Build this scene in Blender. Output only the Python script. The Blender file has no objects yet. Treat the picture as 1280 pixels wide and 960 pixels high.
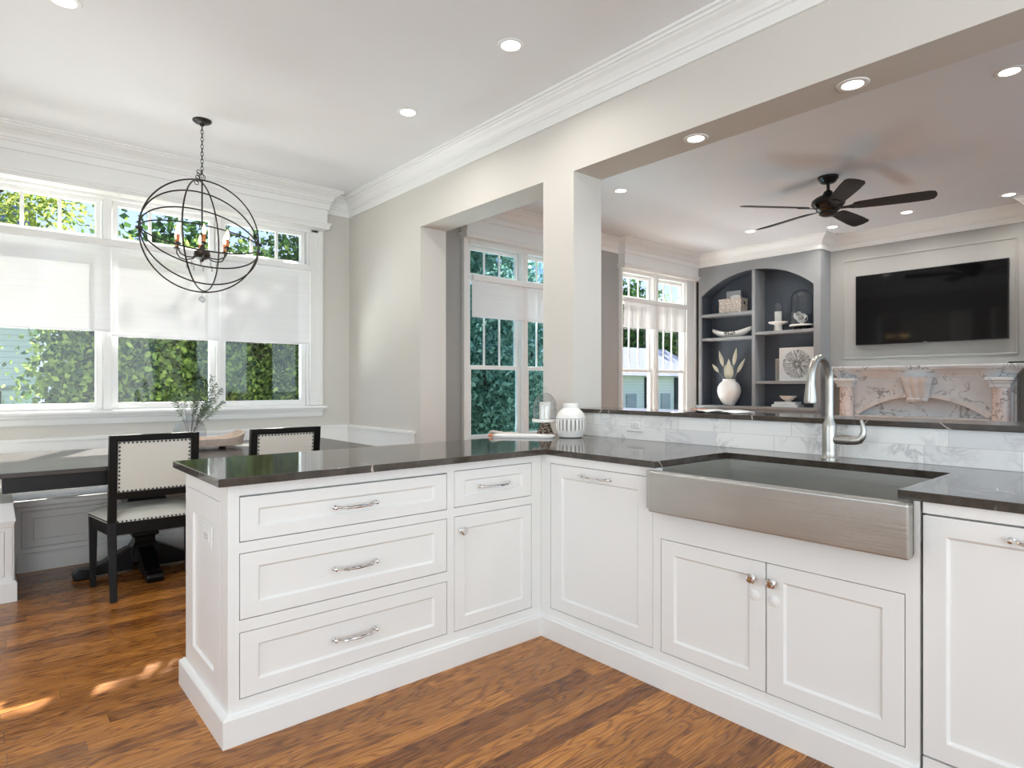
import bpy, bmesh, math, random
from math import sin, cos, pi, radians, sqrt
from mathutils import Vector, Matrix
import numpy as np

S = bpy.context.scene
COL = S.collection

# ------------------------------------------------------------------ camera
cam_d = bpy.data.cameras.new('camera'); cam = bpy.data.objects.new('camera', cam_d); COL.objects.link(cam)
cam.location = (0, 0, 1.2295); cam.rotation_euler = (radians(90), 0, radians(-40.55))
cam_d.sensor_width = 36; cam_d.lens = 36*771/1280; cam_d.shift_y = 0.8/1280
cam_d.clip_start = .05; cam_d.clip_end = 300
S.camera = cam

# ------------------------------------------------------------------ view
S.view_settings.view_transform = 'Standard'; S.view_settings.look = 'None'
S.view_settings.gamma = 1; S.view_settings.use_curve_mapping = False
S.view_settings.exposure = 0.44
S.cycles.max_bounces = 10; S.cycles.diffuse_bounces = 5; S.cycles.glossy_bounces = 4
S.cycles.transparent_max_bounces = 16; S.cycles.transmission_bounces = 8
S.cycles.sample_clamp_indirect = 6.0; S.cycles.sample_clamp_direct = 0
S.cycles.caustics_reflective = False; S.cycles.caustics_refractive = False
S.cycles.use_denoising = True

# ------------------------------------------------------------------ world
W = bpy.data.worlds.new('world'); S.world = W; W.use_nodes = True
nt = W.node_tree; nt.nodes.clear()
wo = nt.nodes.new('ShaderNodeOutputWorld'); wb = nt.nodes.new('ShaderNodeBackground')
tc = nt.nodes.new('ShaderNodeTexCoord'); sx = nt.nodes.new('ShaderNodeSeparateXYZ'); cr = nt.nodes.new('ShaderNodeValToRGB')
nt.links.new(tc.outputs['Generated'], sx.inputs[0]); nt.links.new(sx.outputs['Z'], cr.inputs[0])
cr.color_ramp.elements[0].position = 0.0; cr.color_ramp.elements[0].color = (.62, .74, .95, 1)
cr.color_ramp.elements[1].position = .6; cr.color_ramp.elements[1].color = (.22, .40, .88, 1)
nt.links.new(cr.outputs[0], wb.inputs[0]); wb.inputs[1].default_value = 1.25
nt.links.new(wb.outputs[0], wo.inputs[0])

# ------------------------------------------------------------------ sun and added fill lamps
def lamp(name, kind, loc, energy, color=(1, 1, 1), size=None, size_y=None, aim=None, parent=None, **kw):
    d = bpy.data.lights.new(name, kind); d.energy = energy; d.color = color
    if kind == 'AREA':
        d.shape = 'RECTANGLE' if size_y else 'DISK'; d.size = size
        if size_y: d.size_y = size_y
    for k, v in kw.items(): setattr(d, k, v)
    o = bpy.data.objects.new(name, d); COL.objects.link(o); o.location = loc
    if aim is not None: o.rotation_euler = Vector(aim).to_track_quat('-Z', 'Y').to_euler()
    if parent: o.parent = parent
    return o
SUN = Vector((-.41, -.91, -.80))
lamp('sun', 'SUN', (5, 15, 12), 26.0, (1, .95, .87), aim=SUN, angle=radians(.6))
# unseen fill lamps added in wall openings behind and beside the camera
E_BACK, E_LEFT, E_LIV, E_NOOK, E_LN, E_LOW = 60, 33, 44, 118, 225, 50
lamp('fill_rear', 'AREA', (.6, -3.12, 1.7), E_BACK, (.93, 1, .985), 4.2, 1.9, aim=(0, 1, .6))  # main fill lamp, added for the faces turned to the rear
lamp('fill_left', 'AREA', (-2.42, 1.2, 1.7), E_LEFT, (.93, 1, .985), 2.8, 1.7, aim=(1, .3, .15))  # side fill lamp, added for the sink run
lamp('fill_low', 'AREA', (-1.6, -3.12, 1.05), E_LOW, (.93, 1, .985), 1.4, 2.0, aim=(.15, 1, -.02))  # low fill lamp, added to lift the bench front
lamp('fill_living', 'AREA', (5.6, -3.12, 1.7), E_LIV, (.80, 1, 1), 4.0, 2.0, aim=(0, 1, 1.2))  # upward fill lamp, added for the living room ceiling
lamp('fill_living_up', 'AREA', (6.0, 5.9, .1), E_LN, (.93, .98, 1), 4.0, .6, aim=(0, -1, 1.1))  # unseen fill lamp added below the living windows, lifts the ceiling
# unseen fill lamp added outside, brightening the nook ceiling through its windows
lamp('fill_nook_up', 'AREA', (.6, 6.9, .35), E_NOOK, (.95, 1, 1), 2.6, .8, aim=(0, -1, 1.2))

# ------------------------------------------------------------------ materials
def lin(c):
    return tuple(((v/255)/12.92 if v/255 <= .04045 else (((v/255)+.055)/1.055)**2.4) for v in c) + (1,)
class NT:
    def __init__(s, name):
        s.m = bpy.data.materials.new(name); s.m.use_nodes = True; s.t = s.m.node_tree; s.t.nodes.clear()
        s.out = s.n('ShaderNodeOutputMaterial')
    def n(s, typ, **kw):
        x = s.t.nodes.new(typ)
        for k, v in kw.items(): setattr(x, k, v)
        return x
    def l(s, a, b): s.t.links.new(a, b)
    def math(s, op, a, b=None, c=None):
        x = s.n('ShaderNodeMath', operation=op)
        for i, v in enumerate((a, b, c)):
            if v is None: continue
            if hasattr(v, 'is_linked'): s.l(v, x.inputs[i])
            else: x.inputs[i].default_value = v
        return x.outputs[0]
    def mix(s, f, a, b, blend='MIX'):
        x = s.n('ShaderNodeMix', data_type='RGBA', blend_type=blend)
        for i, v in ((0, f), (6, a), (7, b)):
            if hasattr(v, 'is_linked'): s.l(v, x.inputs[i])
            else: x.inputs[i].default_value = v
        return x.outputs[2]
    def ramp(s, f, stops, interp='LINEAR'):
        x = s.n('ShaderNodeValToRGB'); cr = x.color_ramp; cr.interpolation = interp
        while len(cr.elements) < len(stops): cr.elements.new(.5)
        for e, (p, c) in zip(cr.elements, stops): e.position = p; e.color = c if len(c) == 4 else tuple(c)+(1,)
        s.l(f, x.inputs[0]); return x.outputs[0]
    def pos(s): return s.n('ShaderNodeNewGeometry').outputs['Position']
    def obj(s): return s.n('ShaderNodeTexCoord').outputs['Object']
    def mapv(s, v, scale=(1, 1, 1), loc=(0, 0, 0), rot=(0, 0, 0)):
        x = s.n('ShaderNodeMapping'); x.inputs['Scale'].default_value = scale; x.inputs['Location'].default_value = loc
        x.inputs['Rotation'].default_value = rot; s.l(v, x.inputs[0]); return x.outputs[0]
    def noise(s, v, scale=5, detail=3, rough=.5, dist=0, dim='3D'):
        x = s.n('ShaderNodeTexNoise', noise_dimensions=dim); s.l(v, x.inputs['Vector'])
        x.inputs['Scale'].default_value = scale; x.inputs['Detail'].default_value = detail
        x.inputs['Roughness'].default_value = rough; x.inputs['Distortion'].default_value = dist
        return x.outputs[0]
    def bsdf(s, color, rough=.5, metal=0, bump=None, bump_s=.1, **kw):
        b = s.n('ShaderNodeBsdfPrincipled')
        for k, v in (('Base Color', color), ('Roughness', rough), ('Metallic', metal)):
            if hasattr(v, 'is_linked'): s.l(v, b.inputs[k])
            else: b.inputs[k].default_value = v
        for k, v in kw.items():
            if hasattr(v, 'is_linked'): s.l(v, b.inputs[k.replace('_', ' ')])
            else: b.inputs[k.replace('_', ' ')].default_value = v
        if bump is not None:
            bn = s.n('ShaderNodeBump'); bn.inputs['Strength'].default_value = bump_s; bn.inputs['Distance'].default_value = .01
            s.l(bump, bn.inputs['Height']); s.l(bn.outputs[0], b.inputs['Normal'])
        s.l(b.outputs[0], s.out.inputs[0]); return s.m
def paint(name, rgb, rough=.5, bump=.02, vary=.03, **kw):
    t = NT(name); p = t.pos()
    f = t.noise(p, 3, 2); c = lin(rgb); c2 = tuple(v*(1-vary) for v in c[:3])+(1,)
    col = t.mix(f, c, c2)
    return t.bsdf(col, rough, bump=t.noise(p, 180, 2), bump_s=bump, **kw)
M = {}
M['cab'] = paint('cabinet_paint', (232, 232, 229), .35, .01, .015)
M['trimw'] = paint('trim_paint', (242, 242, 240), .4, .01, .015)
M['wall'] = paint('wall_paint', (214, 211, 204), .6, .04)
M['ceil'] = paint('ceiling_paint', (243, 244, 246), .7, .03)
M['lwall'] = paint('living_wall_paint', (172, 171, 168), .6, .04)
M['lceil'] = paint('living_ceiling_paint', (232, 234, 238), .7, .03)
M['grey'] = paint('grey_cabinet_paint', (150, 152, 154), .4, .02)
M['greyin'] = paint('shaded_niche_paint', (80, 87, 97), .45, .02)  # blue-grey niche interior, part of its darkness is painted-in shade
M['beam'] = paint('beam_paint', (216, 212, 205), .6, .03)
M['black'] = paint('black_wood', (9, 9, 10), .33, .04, .2, Specular_IOR_Level=.35)
M['dark'] = paint('dark_bronze', (52, 47, 43), .4, .05, .1, Metallic=.6)
M['fanb'] = paint('fan_blade_black', (22, 17, 17), .42, .03, .2)
M['fanm'] = paint('fan_motor_black', (14, 14, 15), .3, .02, .1)
M['cer'] = paint('white_ceramic', (238, 236, 232), .4, .03)
M['wax'] = paint('candle_wax', (244, 240, 230), .5, .0)
M['paper'] = paint('paper_white', (235, 234, 232), .7, .02)
M['siding'] = None
def simple(name, rgb, rough=.5, metal=0, **kw):
    t = NT(name); f = t.noise(t.pos(), 25, 2)
    c = lin(rgb); return t.bsdf(t.mix(f, c, tuple(v*.93 for v in c[:3])+(1,)), rough, metal, **kw)
M['chrome'] = simple('chrome', (235, 235, 235), .08, 1)
M['nickel'] = simple('brushed_nickel', (182, 180, 174), .34, 1)
M['plastic'] = simple('white_plastic', (238, 238, 236), .3)
M['slot'] = simple('socket_slot_dark', (25, 25, 25), .5)
M['tvb'] = simple('tv_bezel_black', (8, 8, 8), .3)
M['book'] = simple('book_cover_white', (228, 228, 226), .6)
M['orange'] = simple('orange_print', (205, 120, 75), .6)
M['rope'] = simple('jute_rope', (150, 142, 130), .9)
M['linen'] = simple('linen_cloth', (190, 184, 175), .9)
M['steel_dark'] = simple('spray_nozzle_dark', (60, 60, 60), .4)

def m_emit(name, rgb, st):
    t = NT(name); e = t.n('ShaderNodeEmission'); e.inputs[0].default_value = lin(rgb); e.inputs[1].default_value = st
    t.l(e.outputs[0], t.out.inputs[0]); return t.m
M['lens'] = m_emit('downlight_lens', (255, 250, 240), 8)
M['flame'] = m_emit('candle_bulb_glow', (255, 205, 140), 9)

def m_glass(name, tint=(1, 1, 1), refl=1.0, haze=0.0):
    t = NT(name); tr = t.n('ShaderNodeBsdfTransparent'); tr.inputs[0].default_value = tint+(1,)
    gl = t.n('ShaderNodeBsdfGlossy'); gl.inputs['Roughness'].default_value = .01
    lw = t.n('ShaderNodeLayerWeight'); lw.inputs[0].default_value = .5
    mx = t.n('ShaderNodeMixShader'); f = t.math('MULTIPLY', t.math('MULTIPLY_ADD', t.math('POWER', lw.outputs['Facing'], 4), .9, .045), refl)
    t.l(f, mx.inputs[0]); t.l(tr.outputs[0], mx.inputs[1]); t.l(gl.outputs[0], mx.inputs[2])
    t.l(mx.outputs[0], t.out.inputs[0]); return t.m
M['glass'] = m_glass('window_glass', (.97, .98, .98), .6)
M['glass_teal'] = m_glass('tinted_window_glass', (.66, .80, .84), .6)
M['clear'] = m_glass('clear_glassware', (.94, .95, .96), 1.0)
M['crystal'] = m_glass('crystal', (.8, .8, .82), 2.0)

def m_floor():
    t = NT('oak_floor'); p = t.pos(); s = t.n('ShaderNodeSeparateXYZ'); t.l(p, s.inputs[0])
    X, Y = s.outputs[0], s.outputs[1]
    wd = .083
    row = t.math('FLOOR', t.math('DIVIDE', Y, wd)); fy = t.math('FRACT', t.math('DIVIDE', Y, wd))
    wn = t.n('ShaderNodeTexWhiteNoise', noise_dimensions='1D'); t.l(row, wn.inputs['W'])
    xo = t.math('ADD', t.math('DIVIDE', X, 1.15), t.math('MULTIPLY', wn.outputs[0], 7.3))
    idx = t.math('FLOOR', xo); fx = t.math('FRACT', xo)
    cv = t.n('ShaderNodeCombineXYZ'); t.l(row, cv.inputs[0]); t.l(idx, cv.inputs[1])
    w2 = t.n('ShaderNodeTexWhiteNoise', noise_dimensions='2D'); t.l(cv.outputs[0], w2.inputs[0]); rnd = w2.outputs[0]
    gv = t.n('ShaderNodeCombineXYZ'); t.l(X, gv.inputs[0]); t.l(Y, gv.inputs[1]); t.l(t.math('MULTIPLY', rnd, 37), gv.inputs[2])
    fine = t.noise(t.mapv(gv.outputs[0], (8, 210, 1)), 1, 4, .6)
    cath = t.noise(t.mapv(gv.outputs[0], (2.2, 13, 1)), 1, 1.5, .5, .25)
    rings = t.math('SINE', t.math('MULTIPLY', cath, 78)); rings = t.math('MULTIPLY_ADD', rings, .5, .5)
    rings = t.math('SUBTRACT', 1, t.math('POWER', rings, 3))
    g = t.math('ADD', t.math('MULTIPLY', fine, .42), t.math('MULTIPLY', rings, .17))
    base = t.ramp(g, [(.15, lin((108, 62, 26))), (.30, lin((164, 106, 48))), (.46, lin((208, 146, 72)))])
    tone = t.ramp(rnd, [(0, lin((176, 160, 150))), (.5, lin((222, 214, 206))), (1, lin((252, 245, 235)))])
    c = t.mix(1.0, base, tone, 'MULTIPLY')
    e1 = t.math('LESS_THAN', fy, .018); e2 = t.math('LESS_THAN', fx, .0016)
    edge = t.math('MAXIMUM', e1, e2)
    c = t.mix(t.math('MULTIPLY', edge, .75), c, lin((45, 24, 12)))
    h = t.math('SUBTRACT', t.math('MULTIPLY', g, .25), edge)
    rough = t.math('MULTIPLY_ADD', fine, .14, .20)
    return t.bsdf(c, rough, bump=h, bump_s=.05, Specular_IOR_Level=.38, Coat_Weight=.06, Coat_Roughness=.12)
M['floor'] = m_floor()

def m_counter():
    t = NT('dark_stone'); p = t.pos()
    w = t.mix(.25, p, t.n('ShaderNodeTexNoise').outputs[1])
    nz = t.n('ShaderNodeTexNoise'); t.l(p, nz.inputs['Vector']); nz.inputs['Scale'].default_value = 2.2; nz.inputs['Detail'].default_value = 4
    wp = t.n('ShaderNodeVectorMath', operation='MULTIPLY_ADD'); t.l(nz.outputs[1], wp.inputs[0]); wp.inputs[1].default_value = (.5, .5, .5); t.l(p, wp.inputs[2])
    vo = t.n('ShaderNodeTexVoronoi', feature='DISTANCE_TO_EDGE'); t.l(wp.outputs[0], vo.inputs['Vector']); vo.inputs['Scale'].default_value = 2.1
    vein = t.math('LESS_THAN', vo.outputs[0], .0045)
    mask = t.ramp(t.noise(p, 3.1, 2), [(.50, (0, 0, 0)), (.60, (1, 1, 1))])
    v = t.math('MULTIPLY', vein, mask)
    col = t.ramp(t.noise(p, 14, 5, .65), [(.3, lin((48, 42, 37))), (.7, lin((78, 70, 63)))])
    c = t.mix(t.math('MULTIPLY', v, .7), col, lin((205, 195, 185)))
    return t.bsdf(c, .08, Specular_IOR_Level=.6, Coat_Weight=.1, Coat_Roughness=.04)
M['stone'] = m_counter()

def m_marble(name, base, dark, scale=3.0, amt=.6, rough=.25, warm=None, seed=0., wid=.05):
    t = NT(name); p = t.mapv(t.pos(), (1, 1, 1), (seed, seed*.7, seed*.3))
    n1 = t.noise(p, scale, 6, .55, .6)
    v = t.math('ABSOLUTE', t.math('SUBTRACT', n1, .5))
    vein = t.ramp(v, [(0, (1, 1, 1)), (wid, (0, 0, 0))])
    mask = t.ramp(t.noise(p, scale*.6, 2), [(.36, (0, 0, 0)), (.55, (1, 1, 1))])
    f = t.math('MULTIPLY', t.math('MULTIPLY', vein, mask), amt)
    cl = t.noise(p, scale*1.3, 3)
    b = t.mix(cl, lin(base), lin(tuple(v*.88 for v in base)) if not warm else lin(warm))
    return t.bsdf(t.mix(f, b, lin(dark)), rough)
M['mantel'] = m_marble('mantel_marble', (238, 243, 246), (74, 64, 68), 4.0, .7, .2, (208, 212, 217), 5.3, .022)
M['mantelp'] = m_marble('pink_marble', (238, 228, 223), (84, 66, 66), 8, .9, .2, (216, 196, 190), 9.1, .03)
M['keyst'] = m_marble('white_marble', (246, 246, 247), (190, 188, 190), 3, .4, .2)

def m_tile():
    t = NT('marble_tile'); p = t.pos(); s = t.n('ShaderNodeSeparateXYZ'); t.l(p, s.inputs[0])
    Y, Z = s.outputs[1], s.outputs[2]
    rowf = t.math('DIVIDE', t.math('SUBTRACT', Z, .915), .0735); row = t.math('FLOOR', rowf); fz = t.math('FRACT', rowf)
    xo = t.math('ADD', t.math('DIVIDE', t.math('SUBTRACT', Y, .4905), .305), t.math('MULTIPLY', row, .27)); idx = t.math('FLOOR', xo); fx = t.math('FRACT', xo)
    cv = t.n('ShaderNodeCombineXYZ'); t.l(row, cv.inputs[0]); t.l(idx, cv.inputs[1])
    w2 = t.n('ShaderNodeTexWhiteNoise', noise_dimensions='2D'); t.l(cv.outputs[0], w2.inputs[0])
    gv = t.n('ShaderNodeCombineXYZ'); t.l(Y, gv.inputs[0]); t.l(Z, gv.inputs[1]); t.l(t.math('MULTIPLY', w2.outputs[0], 21), gv.inputs[2])
    n1 = t.noise(gv.outputs[0], 6, 6, .6, 1.2)
    vein = t.ramp(t.math('ABSOLUTE', t.math('SUBTRACT', n1, .5)), [(0, (1, 1, 1)), (.05, (0, 0, 0))])
    mask = t.ramp(t.noise(gv.outputs[0], 3, 2), [(.48, (0, 0, 0)), (.66, (1, 1, 1))])
    base = t.ramp(w2.outputs[0], [(0, lin((232, 232, 230))), (.5, lin((246, 246, 243))), (1, lin((218, 219, 220)))])
    c = t.mix(t.math('MULTIPLY', t.math('MULTIPLY', vein, mask), .5), base, lin((150, 150, 155)))
    e = t.math('MAXIMUM', t.math('LESS_THAN', fz, .02), t.math('LESS_THAN', fx, .006))
    c = t.mix(t.math('MULTIPLY', e, .7), c, lin((176, 174, 170)))
    return t.bsdf(c, .22, bump=t.math('SUBTRACT', 1, e), bump_s=.1)
M['tile'] = m_tile()

def m_steel():
    t = NT('brushed_steel'); p = t.pos()
    f = t.noise(t.mapv(p, (1, 2.5, 130)), 1, 4, .6)
    r = t.math('MULTIPLY_ADD', f, .16, .26)
    c = t.mix(t.noise(t.mapv(p, (3, 3, 12)), 1, 2), lin((206, 206, 202)), lin((178, 177, 171)))
    return t.bsdf(c, r, 1, bump=f, bump_s=.04, Anisotropic=.5)
M['steel'] = m_steel()

def m_shade():
    t = NT('roller_shade_fabric'); p = t.pos()
    f = t.noise(t.mapv(p, (1.5, 1.5, 90)), 1, 3)
    c = t.mix(f, lin((250, 250, 250)), lin((236, 236, 238)))
    d = t.n('ShaderNodeBsdfDiffuse'); tl = t.n('ShaderNodeBsdfTranslucent'); t.l(c, d.inputs[0]); t.l(c, tl.inputs[0])
    mx = t.n('ShaderNodeMixShader'); mx.inputs[0].default_value = .04; t.l(d.outputs[0], mx.inputs[1]); t.l(tl.outputs[0], mx.inputs[2])
    tr = t.n('ShaderNodeBsdfTransparent'); m2 = t.n('ShaderNodeMixShader'); m2.inputs[0].default_value = .08
    t.l(mx.outputs[0], m2.inputs[1]); t.l(tr.outputs[0], m2.inputs[2]); t.l(m2.outputs[0], t.out.inputs[0]); return t.m
M['shade'] = m_shade()

def m_fabric(name, rgb):
    t = NT(name); p = t.obj(); w = t.noise(t.mapv(p, (400, 60, 400)), 1, 2)
    return t.bsdf(t.mix(w, lin(rgb), lin(tuple(v*.9 for v in rgb))), .85, bump=w, bump_s=.15)
M['fabric'] = m_fabric('cream_upholstery', (224, 222, 212))

def m_leaf(name, a, b, tr=.45):
    t = NT(name); g = t.n('ShaderNodeNewGeometry')
    c = t.ramp(g.outputs['Random Per Island'], [(0, lin(a)), (1, lin(b))])
    d = t.n('ShaderNodeBsdfDiffuse'); tl = t.n('ShaderNodeBsdfTranslucent'); t.l(c, d.inputs[0]); t.l(c, tl.inputs[0])
    mx = t.n('ShaderNodeMixShader'); mx.inputs[0].default_value = tr; t.l(d.outputs[0], mx.inputs[1]); t.l(tl.outputs[0], mx.inputs[2])
    t.l(mx.outputs[0], t.out.inputs[0]); return t.m
M['leaf1'] = m_leaf('maple_leaves', (26, 60, 44), (162, 186, 96))
M['leaf2'] = m_leaf('dark_leaves', (28, 58, 38), (84, 120, 62), .3)
M['leaf4'] = m_leaf('hazed_leaves', (66, 108, 90), (190, 214, 190), .5)  # leaves lightened toward teal, window haze reflection put into their colour
M['leaf3'] = m_leaf('yellow_green_leaves', (80, 112, 52), (190, 200, 100), .5)
M['sprig'] = m_leaf('sprig_leaves', (62, 88, 64), (130, 150, 118), .3)
M['dried'] = m_leaf('dried_leaves', (128, 124, 108), (196, 190, 170), .1)
M['bark'] = simple('bark', (70, 62, 58), .9)
M['grass'] = simple('lawn', (92, 120, 60), .95)
def m_siding(name, rgb):
    t = NT(name); s = t.n('ShaderNodeSeparateXYZ'); t.l(t.pos(), s.inputs[0])
    f = t.math('FRACT', t.math('DIVIDE', s.outputs[2], .11)); e = t.math('LESS_THAN', f, .1)
    return t.bsdf(t.mix(t.math('MULTIPLY', e, .5), lin(rgb), lin(tuple(v*.6 for v in rgb))), .7, bump=f, bump_s=.4)
M['siding'] = m_siding('white_clapboard', (232, 236, 240))
M['siding2'] = m_siding('cream_clapboard', (222, 222, 212))
M['roof'] = simple('grey_shingles', (120, 126, 140), .9)
M['shut'] = simple('dark_shutter', (24, 26, 30), .6)
def m_tabletop():
    t = NT('stained_table_wood'); g = t.noise(t.mapv(t.pos(), (2, 60, 2)), 1, 4)
    return t.bsdf(t.mix(g, lin((34, 29, 28)), lin((58, 51, 48))), .22, bump=g, bump_s=.03, Specular_IOR_Level=.9)
M['ttop'] = m_tabletop()
def m_trav():
    t = NT('travertine_wood'); g = t.noise(t.mapv(t.pos(), (40, 5, 60)), 1, 4)
    return t.bsdf(t.mix(g, lin((226, 210, 198)), lin((190, 168, 150))), .7, bump=g, bump_s=.3)
M['trav'] = m_trav()
def m_weave(name, a, b, sc=60):
    t = NT(name); ch = t.n('ShaderNodeTexVoronoi'); t.l(t.mapv(t.pos(), (1, 1, 1.6)), ch.inputs[0]); ch.inputs['Scale'].default_value = sc
    f = t.ramp(ch.outputs[0], [(.25, (0, 0, 0)), (.6, (1, 1, 1))])
    return t.bsdf(t.mix(f, lin(a), lin(b)), .8, bump=ch.outputs[0], bump_s=.5)
M['weave'] = m_weave('woven_reed', (122, 104, 92), (232, 224, 214), 70)
M['carved'] = m_weave('carved_wood', (186, 168, 150), (70, 55, 48), 75)
M['tvs'] = NT('tv_screen').bsdf((.004, .004, .005, 1), .06, Specular_IOR_Level=.35)
def m_art():
    t = NT('starburst_print'); o = t.obj(); s = t.n('ShaderNodeSeparateXYZ'); t.l(o, s.inputs[0])
    y, z = s.outputs[1], s.outputs[2]
    r = t.math('SQRT', t.math('ADD', t.math('MULTIPLY', y, y), t.math('MULTIPLY', z, z)))
    a = t.math('ARCTAN2', z, y)
    cv = t.n('ShaderNodeCombineXYZ'); t.l(t.math('MULTIPLY', a, 9), cv.inputs[0]); t.l(t.math('MULTIPLY', r, 3), cv.inputs[1])
    n = t.noise(cv.outputs[0], 2.2, 3, .7)
    lines = t.ramp(n, [(.46, (0, 0, 0)), (.52, (1, 1, 1))])
    lim = t.math('MULTIPLY_ADD', n, .05, .165)
    ins = t.math('LESS_THAN', r, lim); hole = t.math('GREATER_THAN', r, .012)
    core = t.math('LESS_THAN', r, .06)
    f = t.math('MULTIPLY', t.math('MULTIPLY', ins, hole), t.math('MAXIMUM', t.math('SUBTRACT', 1, lines), t.math('MULTIPLY', core, .6)))
    return t.bsdf(t.mix(f, lin((222, 222, 222)), lin((52, 54, 58))), .3)
M['art'] = m_art()

# ------------------------------------------------------------------ mesh builder
class MB:
    def __init__(s): s.v = []; s.f = []; s.T = Matrix.Identity(4); s.sm = []
    def pt(s, p): return tuple(s.T @ Vector(p))
    def add(s, vs, fs, smooth=False):
        k = len(s.v); s.v += [s.pt(p) for p in vs]; s.f += [tuple(i+k for i in f) for f in fs]; s.sm += [smooth]*len(fs); return s
    def box(s, x0, x1, y0, y1, z0, z1):
        return s.add([(x0, y0, z0), (x1, y0, z0), (x1, y1, z0), (x0, y1, z0), (x0, y0, z1), (x1, y0, z1), (x1, y1, z1), (x0, y1, z1)],
                     [(0, 3, 2, 1), (4, 5, 6, 7), (0, 1, 5, 4), (1, 2, 6, 5), (2, 3, 7, 6), (3, 0, 4, 7)])
    def frustum(s, b, t, z0, z1):   # b,t = (x0,x1,y0,y1)
        return s.add([(b[0], b[2], z0), (b[1], b[2], z0), (b[1], b[3], z0), (b[0], b[3], z0), (t[0], t[2], z1), (t[1], t[2], z1), (t[1], t[3], z1), (t[0], t[3], z1)],
                     [(0, 3, 2, 1), (4, 5, 6, 7), (0, 1, 5, 4), (1, 2, 6, 5), (2, 3, 7, 6), (3, 0, 4, 7)])
    def prism(s, poly, lo, hi, plane='xy'):
        def m(a, b, c): return {'xy': (a, b, c), 'yz': (c, a, b), 'xz': (a, c, b)}[plane]
        n = len(poly); vs = [m(a, b, lo) for a, b in poly]+[m(a, b, hi) for a, b in poly]
        fs = [tuple(range(n))[::-1], tuple(range(n, 2*n))]+[(i, (i+1) % n, (i+1) % n+n, i+n) for i in range(n)]
        return s.add(vs, fs)
    def lathe(s, prof, c=(0, 0, 0), n=28, axis='z', a0=0, smooth=True, sy=1):
        vs = []; fs = []
        for r, h in prof:
            for i in range(n):
                a = a0+2*pi*i/n; x, y = r*cos(a), r*sin(a)*sy
                p = {'z': (x, y, h), 'x': (h, x, y), 'y': (x, h, y)}[axis]
                vs.append((p[0]+c[0], p[1]+c[1], p[2]+c[2]))
        for j in range(len(prof)-1):
            for i in range(n): fs.append((j*n+i, j*n+(i+1) % n, (j+1)*n+(i+1) % n, (j+1)*n+i))
        if prof[0][0] > 1e-6: fs.append(tuple(range(n))[::-1])
        if prof[-1][0] > 1e-6: fs.append(tuple((len(prof)-1)*n+i for i in range(n)))
        return s.add(vs, fs, smooth)
    def tube(s, pts, r, n=8, closed=False, smooth=True):
        P = [Vector(p) for p in pts]; m = len(P); R = r if hasattr(r, '__len__') else [r]*m
        vs = []; fs = []; up = None
        for i in range(m):
            if closed: d = P[(i+1) % m]-P[i-1]
            else: d = P[min(i+1, m-1)]-P[max(i-1, 0)]
            d.normalize()
            if up is None: up = d.orthogonal().normalized()
            up = (up-d*up.dot(d)); up = up.normalized() if up.length > 1e-6 else d.orthogonal().normalized()
            b = d.cross(up)
            for k in range(n):
                a = 2*pi*k/n; vs.append(tuple(P[i]+(up*cos(a)+b*sin(a))*R[i]))
        for i in range(m if closed else m-1):
            j = (i+1) % m
            for k in range(n): fs.append((i*n+k, i*n+(k+1) % n, j*n+(k+1) % n, j*n+k))
        if not closed: fs += [tuple(range(n))[::-1], tuple((m-1)*n+k for k in range(n))]
        return s.add(vs, fs, smooth)
    def ring(s, c, R, r, u, w, n=64, k=8):
        u = Vector(u).normalized(); w = Vector(w).normalized(); c = Vector(c)
        return s.tube([c+(u*cos(2*pi*i/n)+w*sin(2*pi*i/n))*R for i in range(n)], r, k, True)
    def sphere(s, c, r, n=16, m=10, sz=1):
        return s.lathe([(max(r*sin(pi*j/m), 1e-7), -r*sz*cos(pi*j/m)) for j in range(m+1)], c, n)
    def build(s, name, mat, parent=None, bevel=0, seg=2, merge=False, angle=35):
        me = bpy.data.meshes.new(name)
        if parent is not None: org = wloc(parent)
        elif s.v:
            a = np.array(s.v); org = Vector(((a[:, 0].min()+a[:, 0].max())/2, (a[:, 1].min()+a[:, 1].max())/2, a[:, 2].min()))
        else: org = Vector((0, 0, 0))
        me.from_pydata([tuple(Vector(v)-org) for v in s.v], [], s.f)
        bm = bmesh.new(); bm.from_mesh(me)
        if merge: bmesh.ops.remove_doubles(bm, verts=bm.verts, dist=1e-5)
        bmesh.ops.recalc_face_normals(bm, faces=bm.faces)
        bm.to_mesh(me); bm.free()
        if len(me.polygons) == len(s.sm) and any(s.sm):
            me.polygons.foreach_set('use_smooth', s.sm)
            try: me.set_sharp_from_angle(angle=radians(angle))
            except Exception: pass
        me.materials.append(M[mat] if isinstance(mat, str) else mat)
        o = bpy.data.objects.new(name, me); COL.objects.link(o)
        if parent is not None: o.parent = parent; LOC[o.name] = org
        else: o.location = org; LOC[o.name] = org
        if bevel:
            b = o.modifiers.new('bevel', 'BEVEL'); b.width = bevel; b.segments = seg; b.limit_method = 'ANGLE'; b.angle_limit = radians(40)
            b.harden_normals = False
        return o
LOC = {}
def wloc(o): return LOC[o.name]
def tag(o, label=None, cat=None, group=None, kind=None):
    if label: o['label'] = label
    if cat: o['category'] = cat
    if group: o['group'] = group
    if kind: o['kind'] = kind
    return o
def thing(name, label, cat, loc, group=None):
    o = bpy.data.objects.new(name, None); COL.objects.link(o); o.location = loc; o.empty_display_size = .05
    LOC[o.name] = Vector(loc); return tag(o, label, cat, group)
def struct(name, mb, mat, label=None, **kw):
    o = mb.build(name, mat, **kw); o['kind'] = 'structure'
    if label: o['label'] = label
    return o
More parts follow.
